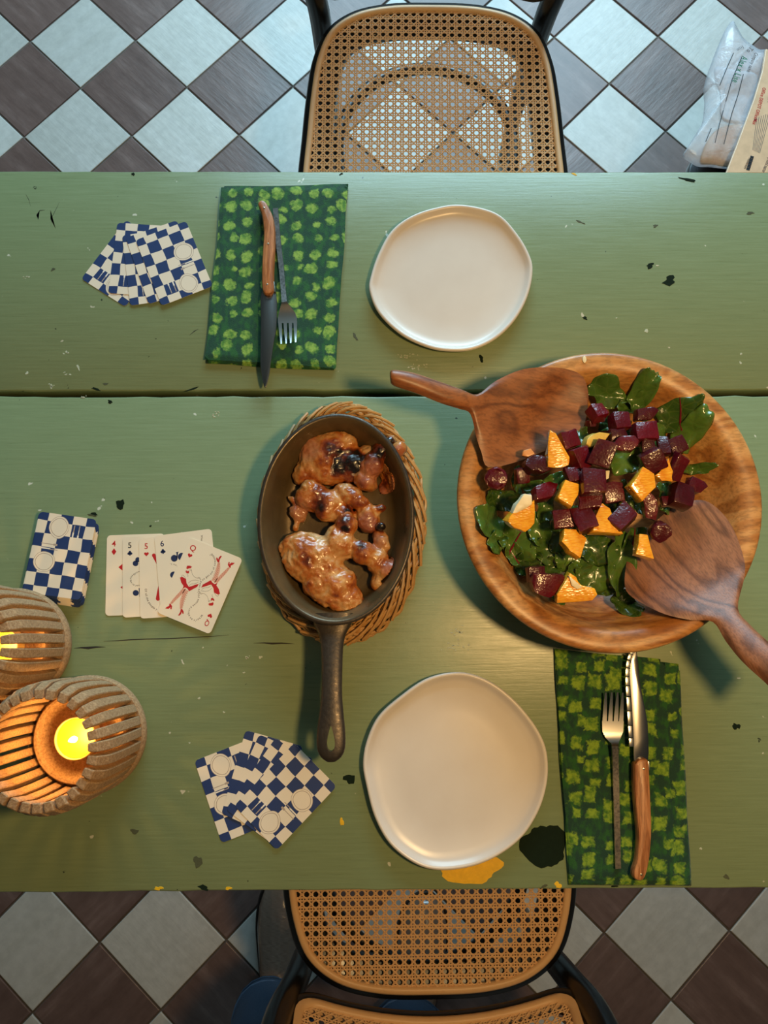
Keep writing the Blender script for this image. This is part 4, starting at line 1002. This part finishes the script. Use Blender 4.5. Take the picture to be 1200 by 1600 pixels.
def leaf(px, py, w, h, rot, curl, up, label, seed, rib=False):
    c = on_mound(px, py, up); r = random.Random(seed); k = 1/1570; nx, ny = 13, 17; V, F = [], []
    ph = [r.uniform(0, 6.28) for _ in range(6)]; ca, sa = math.cos(-rot), math.sin(-rot)
    for j in range(ny):
        for i in range(nx):
            u, v = 2*i/(nx-1)-1, 2*j/(ny-1)-1
            # square grid to a torn, lobed outline
            uu, vv = u*math.sqrt(max(0, 1-v*v*.42)), v*math.sqrt(max(0, 1-u*u*.42)); a = math.atan2(vv, uu); rr = math.hypot(uu, vv)
            jag = 1.10+rr*rr*(.12*math.sin(2*a+ph[0])+.07*math.sin(4*a+ph[1])+.035*math.sin(7*a+ph[2])+.02*math.sin(13*a+ph[3]))
            x, y = uu*jag*w/2*k, vv*jag*h/2*k
            ruff = rr**2*(.0042*math.sin(3*a+ph[4])+.0022*math.sin(7*a+ph[5]))
            cu = curl*(u*u)*w*k*.5
            X, Y = c.x+x*ca-y*sa, c.y+x*sa+y*ca
            g = (mound(X, Y)-mound(c.x, c.y))*.85
            Z = c.z+g+ruff+cu+.0035*noise.noise(Vector((X*60, Y*60, seed)))
            Z = max(Z, T+bowl_z(math.hypot(X-bc.x, Y-bc.y))+.0006)
            V.append(Vector((X, Y, Z)))
    for j in range(ny-1):
        for i in range(nx-1): a = j*nx+i; F.append((a, a+1, a+nx+1, a+nx))
    o = mk('beet_leaf', V, F, LEAF, loc=c, ang=0)
    sd = o.modifiers.new('thickness', 'SOLIDIFY'); sd.thickness = .0005; sd.offset = 0
    if rib:
        pts = [V[j*nx+nx//2]+Vector((0, 0, .0006)) for j in range(ny)]
        v, f = tube(pts, [.0014-.0010*j/ny for j in range(ny)], 6); q = mk('stem', v, f, RIB, o); q['label'] = 'dark red leaf stem'
    return tag(o, label, 'leaf', 'torn beet greens in the salad')
s3 = lambda x, y: (730+x/3, 580+y/3)
LEAVES = [
 (650, 112, 175, 118, .15, .1, .004, 'broad glossy beet leaf at the top of the salad beside the reddish server', 0), (820, 95, 95, 175, .45, .5, .008, 'ruffled upright beet leaf at the top edge of the salad', 0),
 (755, 160, 120, 90, -.2, .2, .004, 'beet leaf lying between the broad leaf and the ruffled leaf at the top', 0), (1000, 205, 190, 130, -.25, -.1, .006, 'shiny beet leaf with a dark red stem at the upper edge of the salad', 1),
 (1050, 280, 120, 190, .35, -.7, .010, 'beet leaf curled over beside the red stemmed leaf', 0), (1072, 458, 125, 52, .12, -.4, .004, 'narrow rolled beet leaf with dark spots pointing at the bowl rim', 0),
 (742, 422, 140, 120, .1, .2, .012, 'dark beet leaf lying in the middle among the beet cubes', 0), (530, 312, 60, 85, -.1, .6, .012, 'small pale green beet leaf tip beside the pithy orange bit', 0),
 (240, 510, 60, 120, .1, .3, .004, 'narrow beet leaf under the beets beside the reddish server blade', 0), (165, 605, 140, 110, .3, .2, .003, 'beet leaf just below the round beet disc', 0),
 (105, 705, 120, 165, -.1, .3, .006, 'pale crumpled beet leaf at the outer edge near the pithy orange wedge', 0), (225, 800, 190, 130, .5, .2, .004, 'folded beet leaf below the pithy orange wedge', 1),
 (335, 745, 95, 150, -.4, .4, .004, 'dark folded beet leaf between the pithy orange wedge and the middle beets', 0), (385, 850, 150, 110, .3, .2, .004, 'beet leaf above the large beet wedge at the bottom', 0),
 (430, 780, 90, 150, .2, .3, .005, 'upright beet leaf beside the fan shaped orange slice', 0), (610, 835, 165, 140, -.2, .1, .006, 'beet leaf with bright shine beside the fan shaped orange slice', 0),
 (718, 900, 112, 265, -.12, .4, .010, 'long tall beet leaf between orange slices and the brown server', 0), (778, 800, 85, 140, .2, .3, .008, 'beet leaf tucked behind the long tall leaf', 1),
 (590, 965, 195, 120, -.15, .1, .004, 'dark beet leaf above the white cored orange wedge', 0), (735, 1090, 150, 90, .45, .2, .003, 'ragged beet leaf poking out under the brown server at the bottom', 0),
 (280, 900, 110, 120, .4, .2, .003, 'dark beet leaf at the lower outer edge of the salad', 0), (365, 925, 120, 90, -.3, .3, .004, 'small bent beet leaf beside the large beet wedge', 0),
 (740, 600, 65, 160, -.3, .3, .010, 'slim beet leaf between the dark beet bar and the diamond orange', 0), (935, 565, 90, 95, .2, .2, .008, 'beet leaf behind the long beet wedge', 0),
 (420, 515, 120, 70, -.2, .2, .008, 'beet leaf peeping out above the reddish orange piece', 0), (365, 640, 70, 130, .25, .4, .008, 'thin beet leaf curling down beside the pithy orange wedge', 0),
 (425, 1060, 70, 60, .3, .1, .003, 'tip of a beet leaf below the white cored orange wedge', 0), (945, 640, 90, 60, .2, .2, .006, 'scrap of beet leaf beside the brown server edge', 0),
 (805, 620, 60, 110, -.3, .3, .006, 'scrap of beet leaf under the diamond orange', 0), (480, 880, 120, 110, .1, .2, .005, 'beet leaf under the fan shaped orange slice', 0), (680, 660, 130, 100, .4, .1, .002, 'beet leaf hidden low among the middle beets', 0),
 (560, 700, 150, 130, .2, .1, .0, 'beet leaf low under the middle orange pieces', 0), (880, 300, 130, 110, -.2, .1, .002, 'beet leaf under the upper beets', 0), (690, 255, 150, 90, .1, .1, .002, 'beet leaf low beneath the upper beet cubes', 0),
 (140, 800, 90, 110, .6, .5, .005, 'ruffled beet leaf edge nearest the pan', 0), (215, 860, 70, 110, -.5, .4, .004, 'narrow dark beet leaf strip below the crumpled pale one', 1), (640, 1010, 150, 70, .0, .1, .002, 'beet leaf tucked under the dark lower leaf', 0),
 (520, 930, 110, 90, -.5, .3, .006, 'bent beet leaf beside the white cored orange wedge', 0), (330, 560, 110, 90, .1, .1, .0, 'beet leaf under the pointed beet wedge', 0)]
for i, (x, y, w_, h_, ro, cu, up, lb, rb) in enumerate(LEAVES): leaf(*s3(x, y), w_/3, h_/3, ro, cu, up, lb, 50+i, rb)
def solid(c, outline, th, bev, tilt, mats, name, label, cat, group, seed, top=None):
    """a cut chunk: outline in metres round c, thickness th, tipped by tilt"""
    bm = bmesh.new(); r = random.Random(seed); o = ccw(outline); n = len(o)
    b0 = [bm.verts.new((x*.94+r.uniform(-.0006, .0006), y*.94+r.uniform(-.0006, .0006), -th/2)) for x, y in o]; t0 = [bm.verts.new((x*r.uniform(.88, 1), y*r.uniform(.88, 1), th/2*r.uniform(.85, 1.1))) for x, y in o]
    bm.faces.new(b0[::-1]); ft = bm.faces.new(t0)
    for i in range(n):
        q = bm.faces.new((b0[i], b0[(i+1) % n], t0[(i+1) % n], t0[i]))
        if top is not None and i in top: q.material_index = 1
    bmesh.ops.bevel(bm, geom=list(bm.edges), offset=bev, segments=2, profile=.6, affect='EDGES')
    bmesh.ops.triangulate(bm, faces=[f for f in bm.faces if len(f.verts) > 4])
    bmesh.ops.subdivide_edges(bm, edges=[e for e in bm.edges if e.calc_length() > .006], cuts=1, use_grid_fill=True)
    for v in bm.verts: v.co += Vector((noise.noise(v.co*150+Vector((seed, 0, 0))), noise.noise(v.co*150+Vector((0, seed, 0))), noise.noise(v.co*150+Vector((0, 0, seed)))))*.0015
    me = bpy.data.meshes.new(name); bm.to_mesh(me); bm.free()
    for m_ in mats: me.materials.append(m_)
    me.polygons.foreach_set('use_smooth', [True]*len(me.polygons)); me.set_sharp_from_angle(angle=math.radians(42))
    ob = bpy.data.objects.new(name, me); COL.objects.link(ob); ob.location = c; ob.rotation_euler = tilt
    return tag(ob, label, cat, group)
BEETS = [  # crop centre, width, height, turn, tip, lift, label
 (610, 195, 74, 74, .3, .35, .016, 'dark shiny beet cube at the top against the reddish server tip'), (712, 238, 84, 84, .1, .3, .020, 'beet cube behind the round beet slice, near the top'), (835, 200, 125, 62, .25, .2, .022, 'dark beet wedge highest up beside the red stemmed leaf'),
 (832, 285, 112, 84, .1, .2, .024, 'beet chunk under the dark top wedge'), (742, 342, 112, 74, .2, .15, .034, 'smooth round beet slice above the middle leaf'), (470, 325, 86, 78, .35, .3, .022, 'beet cube beside the pointed orange wedge'),
 (527, 408, 82, 100, .5, .3, .024, 'angular beet cube below the small pale leaf'), (572, 385, 60, 72, .0, .2, .014, 'beet cube sunk between two bigger middle cubes'), (637, 388, 104, 118, -.35, .25, .032, 'big beet cube at the heart of the upper pile'),
 (493, 488, 66, 72, .25, .3, .026, 'small dark beet cube above the reddish orange piece'), (330, 442, 132, 84, -.05, .25, .020, 'wide beet chunk touching the reddish server blade'), (255, 490, 64, 70, .2, .2, .008, 'beet cube partly hidden under the wide chunk'),
 (362, 567, 148, 78, .45, .25, .020, 'pointed beet wedge above the pithy orange wedge'), (586, 520, 108, 110, .03, .3, .034, 'shiny upright beet cube in the very middle of the salad'), (682, 568, 88, 96, .1, .35, .022, 'beet cube beside the shiny middle cube'),
 (577, 612, 108, 66, .1, .15, .026, 'flat beet cube just below the shiny middle cube'), (457, 692, 108, 82, .1, .2, .018, 'beet cube below the reddish orange piece'), (548, 697, 94, 112, .35, .3, .024, 'beet cube between the reddish and the broad orange pieces'),
 (726, 690, 84, 126, -.75, .3, .026, 'slanted glossy beet bar below the diamond orange'), (852, 625, 66, 165, .35, .3, .026, 'long beet wedge standing beside the diamond orange'), (902, 752, 96, 88, .4, .35, .026, 'charred knobbly beet piece on the brown server'),
 (868, 420, 104, 100, .5, .3, .030, 'beet cube beside the pink edged orange piece'), (918, 350, 54, 88, .05, .2, .024, 'narrow beet stick beside the curled leaf'), (978, 348, 80, 78, .4, .2, .020, 'beet cube tucked under the curled leaf'),
 (845, 350, 66, 52, .1, .2, .024, 'small beet cube above the beet cube by the pink edged orange'), (985, 448, 62, 120, -.25, .35, .026, 'wet glistening beet bar near the spotted rolled leaf'), (1070, 540, 108, 74, -.15, .2, .012, 'beet wedge closest to the grained bowl wall'),
 (1000, 588, 96, 104, -.3, .2, .016, 'beet chunk between the brown server and the outermost wedge'), (930, 612, 46, 44, .2, .2, .010, 'little beet bit above the brown server'), (320, 948, 78, 66, .2, .2, .008, 'beet cube behind the large bottom wedge'),
 (705, 298, 72, 56, .1, .2, .026, 'beet cube half covered by the round beet slice'), (575, 246, 30, 28, .2, .2, .010, 'tiny beet crumb beside the topmost dark cube')]
for i, (x, y, w_, h_, ro, ti, up, lb) in enumerate(BEETS):
    r = random.Random(200+i); k = 1.13/1590/3; hw, hh = w_*k/2, h_*k/2; c = on_mound(*s3(x, y), up-.005)
    if i in (2, 12, 26, 19): ol = [(-hw, -hh*.6), (hw*.1, -hh), (hw, hh*.1), (hw*.5, hh*.8), (-hw*.6, hh)]
    elif i in (4, 10, 20): ol = disc(hw, hh, 9)
    else: ol = [(-hw, -hh), (hw*r.uniform(.8, 1), -hh), (hw, hh*r.uniform(.8, 1)), (-hw*r.uniform(.85, 1), hh)]
    solid(c, ol, min(.020, max(.010, 1.5*min(hw, hh))), .0018 if i != 20 else .0026, (r.uniform(-ti, ti)*1.5, r.uniform(-ti, ti)*1.5, ro), [BEET], 'beet_piece', lb, 'beet', 'diced beets in the salad', 200+i)
c = on_mound(*s3(135, 505), .012); solid(c, disc(.0122, .0126, 14), .012, .0028, (.1, -.15, 0), [BEET], 'beet_piece', 'round beet disc resting on the bowl wall beside the reddish server', 'beet', 'diced beets in the salad', 300)
v = [(300, 935), (350, 950), (440, 940), (466, 975), (440, 1020), (385, 1062), (310, 1035), (295, 990)]
def chunk(pts, th, up, mats, label, seed, tilt=(0, 0), top=None, cat='orange', name='orange_piece', group='orange pieces in the salad', bev=.0011):
    cx, cy = sum(p[0] for p in pts)/len(pts), sum(p[1] for p in pts)/len(pts); c = on_mound(*s3(cx, cy), up)
    w = [P(*s3(x, y), c.z+.003) for x, y in pts]; ol = [(p.x-c.x, p.y-c.y) for p in w]
    top2 = None
    if top is not None: top2 = top if area2(ol) > 0 else [len(pts)-2-i if i < len(pts)-1 else len(pts)-1 for i in top]
    return solid(c, ol, th, bev, (tilt[0], tilt[1], 0), mats, name, label, cat, group, seed, top2)
chunk(v, .016, .010, [BEET], 'large smooth beet wedge at the bottom beside the white cored orange', 301, (.2, .1), cat='beet', name='beet_piece', group='diced beets in the salad', bev=.0022)
OR = [ORANGE, PITH]
chunk([(385, 268), (405, 280), (485, 400), (482, 440), (440, 455), (372, 450), (370, 390)], .014, .022, OR, 'tall pointed orange wedge against the reddish server', 310, (.15, -.1), [6])
chunk([(200, 660), (262, 640), (304, 598), (310, 708), (272, 752), (215, 738), (170, 700)], .015, .016, OR, 'orange wedge with thick pith stained pink at its top', 311, (.2, .2), [5, 4])
chunk([(262, 572), (304, 572), (302, 620), (255, 652), (205, 668), (225, 620)], .012, .020, [PITH, PITHR], 'pale pith flap above the pithy orange wedge, pink tipped', 312, (.2, .1), [0])
chunk([(450, 508), (528, 528), (522, 580), (480, 648), (415, 600)], .013, .022, OR, 'reddish stained orange piece in the middle of the salad', 313, (-.1, .1))
chunk([(812, 448), (870, 478), (885, 540), (815, 622), (750, 540)], .014, .026, OR, 'bright diamond shaped orange piece beside the middle leaf', 314, (.1, .1), [1])
chunk([(935, 402), (960, 470), (958, 518), (905, 518), (868, 488), (905, 465)], .013, .020, [ORANGE, PITHR], 'pink edged orange piece behind the wet beet bar', 315, (.1, .1), [0, 5])
chunk([(625, 618), (668, 640), (690, 720), (730, 772), (570, 762), (585, 690)], .013, .020, OR, 'broad triangular orange slice below the middle beets', 316, (-.1, .1))
chunk([(445, 740), (510, 738), (555, 790), (525, 885), (470, 850), (440, 800)], .012, .018, OR, 'fan shaped orange slice with radiating segments', 317, (-.1, .15), [2])
chunk([(800, 760), (838, 762), (876, 892), (782, 860)], .012, .016, OR, 'orange triangle at the edge of the brown server blade', 318, (0, .1))
chunk([(468, 930), (500, 960), (525, 1005), (600, 1010), (610, 1045), (590, 1075), (412, 1085), (415, 1050)], .014, .014, OR, 'orange wedge with a white core at the bottom of the salad', 319, (.15, 0), [2])
chunk([(470, 955), (500, 975), (545, 1015), (520, 1022), (492, 1005)], .004, .0215, [PITH], 'white stringy core lying on the bottom orange wedge', 320, (.15, 0), cat='orange pith', bev=.0006)
chunk([(560, 300), (612, 285), (665, 290), (640, 330), (580, 358), (545, 345)], .012, .018, [plain('pale_orange', lin(226, 186, 84), 0.3, 200), PITH], 'pale orange bit with white pith near the small pale leaf', 321, (.1, .1), [1])
chunk([(262, 375), (300, 360), (315, 385), (285, 404), (255, 398)], .006, .014, [plain('orange_zest_bit', lin(226, 150, 84), 0.35, 200)], 'small fleshy orange crumb lying on the reddish server', 322)
chunk([(640, 470), (668, 465), (662, 505), (640, 515)], .010, .024, [PITH], 'sliver of pale orange behind the shiny middle beet', 323)
c = P(913, 562, T+.0885); c.z = T+.0885
v, f = slab(disc(.0022, .004, 10, c.x, c.y), c.z-.001, c.z+.0012, .0008)
tag(mk('garlic_bit', v, f, PITH, loc=c), 'tiny cream crumb on the bowl rim nearest the upper plate', 'crumb')

# ------------------------------------------------------------------ candle holders
def holder(bx, by, label, lab2, spin):
    c = P(bx, by, T+.004); c.z = T+.0002; NF = 28; H = .142
    h_ = thing('candle_holder', label, 'candle holder', c, spin, 'slatted clay candle holders')
    prof = [(.0005, .0), (.053, .0), (.0585, .004), (.0605, .011), (.0608, .019), (.0585, .0225), (.0480, .0205), (.0470, .026), (.0465, .0385), (.0450, .0400), (.0425, .0395), (.0400, .0335), (.0340, .0315), (.0005, .0310)]
    v, f = lathe(prof, (c.x, c.y, c.z), 64); mk('base', v, f, CLAY, h_, ang=50)
    op = [(.0575, .016), (.0592, .035), (.0606, .07), (.0604, .105), (.0592, .122), (.0535, .138)]; ip = [(.0470, .020), (.0492, .04), (.0500, .07), (.0492, .105), (.0465, .124), (.0445, .1385)]
    rr = [(*o, *i) for o, i in zip(op, ip)]; hw = .0046; V = []
    for (ro, zo, ri, zi) in rr: V.append([(ri, -hw*.82, zi), (ro, -hw, zo), (ro, hw, zo), (ri, hw*.82, zi)])
    v, f = loft(V); bm = bmesh.new(); vs = [bm.verts.new(p) for p in v]; [bm.faces.new([vs[i] for i in q]) for q in f]
    bmesh.ops.recalc_face_normals(bm, faces=bm.faces); bmesh.ops.bevel(bm, geom=list(bm.edges), offset=.0009, segments=1, affect='EDGES')
    me = bpy.data.meshes.new('slat'); bm.to_mesh(me); bm.free(); me.materials.append(CLAY); me.polygons.foreach_set('use_smooth', [True]*len(me.polygons)); me.set_sharp_from_angle(angle=math.radians(30))
    rg = random.Random(bx)
    for k in range(NF):
        o = bpy.data.objects.new('slat', me); COL.objects.link(o); o.parent = h_; o.rotation_euler = (0, 0, k*2*math.pi/NF+rg.uniform(-.01, .01)); o.scale = (1, 1, 1+rg.uniform(-.012, .012))
    tl = thing('tealight', lab2, 'candle', (c.x, c.y, c.z+.0312), 0, 'lit tealights in the clay holders')
    z0 = c.z+.0312
    v, f = lathe([(.0005, 0), (.0195, 0), (.0205, .001), (.0208, .0185), (.0200, .0190), (.0196, .0180), (.0193, .0015), (.0005, .0012)], (c.x, c.y, z0), 40); mk('cup', v, f, CUP, tl)
    v, f = lathe([(.0005, .0014), (.0190, .0014), (.0191, .0150), (.0185, .0154), (.012, .0146), (.0005, .0144)], (c.x, c.y, z0), 40); mk('wax', v, f, WAX, tl)
    v, f = tube([(c.x, c.y, z0+.014), (c.x+.0004, c.y, z0+.018), (c.x+.0012, c.y+.0003, z0+.021)], .0007, 6); mk('wick', v, f, INK_K, tl)
    v, f = lathe([(.0003, .0175), (.0022, .0195), (.0032, .0235), (.0026, .0290), (.0013, .0345), (.0002, .0385)], (c.x+.0008, c.y, z0), 14); fl_ = mk('flame', v, f, FLAME, tl); fl_.visible_shadow = True
    lamp('candle_light', 'POINT', (c.x+.0008, c.y, z0+.040), .19, (1.0, 0.50, 0.13), shadow_soft_size=.006)
holder(143, 1146, 'slatted clay candle holder nearer the lower fan of cards, its flame in full view', 'lit yellow tealight seen whole inside the nearer clay holder', .05)
holder(27, 1009, 'slatted clay candle holder behind the other one, beside the deck, mostly out of frame', 'lit tealight mostly hidden by the slats of the holder beside the deck', .12)

# ------------------------------------------------------------------ bag and envelope on a stool
st_ = thing('stool', 'black stool under the clear plastic bag, barely showing at the table edge', 'stool', (*P(1166, 287, .44).xy, 0))
a = P(1166, 287, .44)
v, f = slab(disc(.095, .095, 40, a.x, a.y), .415, .44, .004); mk('seat', v, f, BLACKWOOD, st_)
for sx in (-1, 1):
    for sy in (-1, 1):
        v, f = tube([(a.x+sx*.055, a.y+sy*.055, .42), (a.x+sx*.06, a.y+sy*.06, 0)], [.013, .010], 10); mk('leg', v, f, BLACKWOOD, st_)
m = M('clear_film', lin(240, 240, 246), 0.16); m.b.inputs['Specular IOR Level'].default_value = 0.7
tr = m.n('ShaderNodeBsdfTransparent', {0: (0.94, 0.95, 0.97, 1)}); mx = m.n('ShaderNodeMixShader')
fk = m.ramp(m.noise(14, 3, 0.6, dist=1.0), [(0.32, G(0.22)), (0.7, G(0.62))])
m.set(mx.inputs[0], fk); m.set(mx.inputs[1], tr); m.set(mx.inputs[2], m.b.outputs[0]); m.set(m.out.inputs[0], mx.outputs[0])
m.bump(m.noise(40, 4, 0.6, dist=1.5), 0.5, 0.003); FILM = m.m
KRAFT = plain('kraft_card', lin(230, 192, 154), 0.3, 60)
bq = lambda x, y: (1040+x/6.156, 20+y/6.154)
ZB = .455
def crumple(pts, zf, th, mat, name, parent, n=9, seed=0, amp=.006):
    o = [P(*bq(x, y), zf(*bq(x, y))) for x, y in pts]; o = catmull(o, 5); c = sum(o, Vector())/len(o)
    rings = []
    for side in (-1, 1):
        for k in range(n):
            t = (k+.02)/(n-1) if side < 0 else 1-(k)/(n-1)*.98
            if side > 0 and k == 0: continue
            rings.append([c+(p-c)*t+Vector((0, 0, side*th*math.sqrt(max(0, 1-t*t))+(.5 if side < 0 else 1)*amp*(noise.noise(Vector((p.x*22, p.y*22, seed)) * 1.0)*t+.7*noise.noise(((c+(p-c)*t)*38)+Vector((0, 0, seed)))))) for p in o])
    v, f = loft(rings); return mk(name, v, f, mat, parent, ang=0)
bagc = P(1120, 190, ZB)
bag = thing('plastic_bag', 'clear crumpled plastic bag with green handwriting and ruled lines on a stool', 'bag', (bagc.x, bagc.y, ZB-.012))
zb = lambda x, y: ZB+.014+max(0, (150-y))*.00022
crumple([(650, 72), (575, 165), (520, 280), (430, 510), (365, 730), (370, 860), (350, 1060), (300, 1150), (175, 1350), (170, 1400), (215, 1430), (300, 1470), (420, 1478), (600, 1500), (800, 1500), (905, 1200), (960, 800), (985, 400), (890, 350), (760, 250), (700, 150)], zb, .017, FILM, 'film', bag, seed=1)
zi = lambda x, y: zb(x, y)-.004
crumple([(470, 530), (700, 560), (880, 600), (900, 900), (860, 1050), (560, 1040), (520, 800)], zi, .004, plain('white_slip', lin(226, 228, 234), 0.6, 30), 'paper_slip', bag, seed=5, amp=.003)
crumple([(420, 1200), (560, 1090), (780, 1090), (720, 1300), (620, 1460), (420, 1450), (330, 1420)], zi, .004, plain('tan_card', lin(206, 160, 128), 0.6, 30), 'tan_slip', bag, seed=6, amp=.002)
ZT = lambda x, y: zb(x, y)+.0225
bp = lambda *pts: [P(*bq(x, y), ZT(*bq(x, y))) for x, y in pts]
def line3(pts, wd, mat, name, parent):
    V, F = [], []
    for i, p in enumerate(pts):
        t = (pts[min(i+1, len(pts)-1)]-pts[max(i-1, 0)]).normalized(); n = Vector((-t.y, t.x, 0))*wd/2; V += [p+n, p-n]
    for i in range(len(pts)-1): F.append((2*i, 2*i+1, 2*i+3, 2*i+2))
    return mk(name, V, F, mat, parent, smooth=False)
line3(bp((655, 385), (590, 530), (520, 700)), .0012, INK_K, 'ruled_line', bag); line3(bp((735, 420), (640, 640), (560, 920), (520, 1065), (475, 1250)), .0012, INK_K, 'ruled_line', bag)
line3(bp((748, 590), (700, 780), (640, 960), (605, 1090), (560, 1265)), .0012, INK_K, 'ruled_line', bag); line3(bp((440, 1110), (385, 1240)), .0012, INK_K, 'ruled_line', bag)
text_on(bp((738, 412), (690, 530), (640, 665)), 'Alex x Lise', .014, INK_GREEN, bag, name='handwriting')
text_on(bp((860, 380), (820, 470), (780, 565)), 'Company name', .0085, INK_G, bag); text_on(bp((735, 310), (680, 350)), 'From', .008, INK_G, bag); text_on(bp((815, 325), (775, 370)), 'To', .010, INK_G, bag)
env = [P(*bq(x, y), ZB+.046) for x, y in ((965, 345), (985, 350), (1250, 380), (1150, 1540), (580, 1540), (700, 1230), (850, 830), (930, 560))]
ec = sum(env, Vector())/len(env); ev = thing('cardboard_mailer', 'tan cardboard mailer with red shop lettering and barcode lying over the plastic bag', 'mailer', (ec.x, ec.y, ZB+.04))
v, f = slab([(p.x, p.y) for p in env], ZB+.0405, ZB+.046, .001); mk('card_sleeve', v, f, KRAFT, ev, smooth=False)
ep = lambda *pts: [P(*bq(x, y), ZB+.0463) for x, y in pts]
text_on(ep((935, 715), (835, 1072)), 'Office DEPOT OfficeMax', .0080, INK_R, ev)
BARP = [((762, 1405), (775, 1515))]
for i in range(13):
    t = i/12; a_, b_ = (815-38*t, 1382+118*t), (848-38*t, 1390+118*t)
    line3(ep(a_, b_), .0016 if i % 3 else .0034, INK_K, 'barcode_bar', ev)
text_on(ep((800, 1390), (752, 1495)), '735854010379', .004, INK_K, ev)
for i in range(7):
    a_, b_ = (985-18*i+0, 905+65*0+i*4), (898-9*i+0, 1345-2*i)
    x0, y0, x1, y1 = 1010-22*i, 960+8*i, 905-11*i, 1350-5*i
    line3(ep((x0, y0), (x1, y1)), .0007, INK_G, 'fine_print', ev)
text_on(ep((985, 1390), (925, 1530)), 'printed matter', .008, INK_G, ev); text_on(ep((990, 790), (980, 860)), 'size 4', .008, INK_G, ev)

# ------------------------------------------------------------------ standing person: shoes and jeans at the lower chair
LEATHER = M('brown_leather', lin(128, 104, 88), 0.22); LEATHER.b.inputs['Coat Weight'].default_value = 0.4
n = LEATHER.n('ShaderNodeTexWave', {'Vector': LEATHER.mapping((6, 30, 6)), 'Scale': 3.0, 'Distortion': 4.0, 'Detail': 2}).outputs['Fac']; LEATHER.bump(n, 0.3, 0.002); LEATHER = LEATHER.m
SOLE = plain('shoe_sole', lin(44, 34, 28), 0.5)
m = M('blue_denim', rough=0.85); n = m.noise(700, 2); DENIM = m.col(m.mix(n, lin(30, 48, 70), lin(62, 86, 112))).bump(n, 0.4, 0.0006).m
SEAMT = plain('denim_seam', lin(84, 104, 130), 0.8)
an = P(424, 1596, .10)
per = thing('person', 'person standing by the lower chair in blue jeans and brown leather shoes', 'person', (an.x+.12, an.y, 0))
def shoe(hx, hy, turn):
    secs = [(-.055, .022, .05, .062), (-.04, .033, .0, .072), (0, .037, .0, .085), (.05, .036, .0, .078), (.10, .042, .0, .060), (.15, .047, .0, .050), (.19, .044, .0, .043), (.22, .033, .0, .034), (.236, .014, .0, .024)]
    rings, sole = [], []; ca, sa = math.cos(turn), math.sin(turn)
    tr_ = lambda x, y, z: (hx+x*ca-y*sa, hy+x*sa+y*ca, z)
    for y, hw, _, h in secs:
        n = 20; rings.append([tr_(hw*math.cos(a)*(1.0 if math.sin(a) < 0 else 1.0), y, .016+max(0, math.sin(a))**.75*(h-.016) if math.sin(a) > 0 else .014) for a in [k*2*math.pi/n for k in range(n)]])
    v, f = loft(rings); sh = mk('shoe', v, f, LEATHER, per, ang=60)
    ol = catmull([(hw+.0035, y, 0) for y, hw, _, h in secs[:-1]]+[(0, .244, 0)]+[(-hw-.0035, y, 0) for y, hw, _, h in reversed(secs[:-1])]+[(0, -.066, 0)], 3)
    v, f = slab([tr_(p.x, p.y, 0)[:2] for p in ol], 0.0012, .016, .003); s = mk('sole', v, f, SOLE, sh)
    w_ = offset(ccw([tr_(p.x, p.y, 0)[:2] for p in ol]), .0022); v, f = tube([(x, y, .0175) for x, y in w_], .0016, 5, closed=True); mk('welt', v, f, SOLE, sh)
    return sh
s0 = P(438, 1585, .02)
shoe(s0.x, s0.y, .0); shoe(s0.x+.245, s0.y-.03, -.12)
# jeans: one surface for both legs and hips
bmv = []; R = []
def jleg(x0, y0):
    rs = []
    for z, r, dx, dy in ((.072, .074, 0, 0), (.085, .076, 0, 0), (.12, .074, .0, 0), (.30, .074, .004, -.004), (.48, .072, .010, -.004), (.66, .082, .016, -.012), (.84, .092, .026, -.02)):
        rs.append([(x0+dx*(1 if x0 < an.x+.1 else -1)+r*math.cos(a)*(1+.04*math.sin(3*a+z*20)), y0+dy+1.08*r*math.sin(a)*(1+.04*math.cos(2*a+z*30)), z+(.006*math.sin(2*a) if z < .1 else 0)) for a in [k*2*math.pi/24 for k in range(24)]])
    return rs
la, lb = jleg(an.x, an.y-.02), jleg(an.x+.245, an.y-.05)
hip = [[(an.x+.1225+(.165-.02*k)*math.cos(a), an.y-.06+(.108-.01*k)*math.sin(a), z) for a in [q*2*math.pi/24 for q in range(24)]] for k, z in ((0, .82), (0, .90), (1, 1.0), (1.5, 1.06))]
v, f = join([loft(la), loft(lb), loft(hip)])
jn = mk('jeans', v, f, DENIM, per, ang=0)
md = jn.modifiers.new('r', 'REMESH'); md.mode = 'VOXEL'; md.voxel_size = .006
sm = jn.modifiers.new('s', 'SMOOTH'); sm.iterations = 6; sm.factor = .5
for rs, nm in ((la, 0), (lb, 1)):
    for i_ in (0, 1):
        v, f = tube([(p[0]*1.0, p[1], p[2]+.002+.018*i_) for p in rs[0]], .0026, 6, closed=True); mk('hem', v, f, SEAMT if i_ else DENIM, jn)
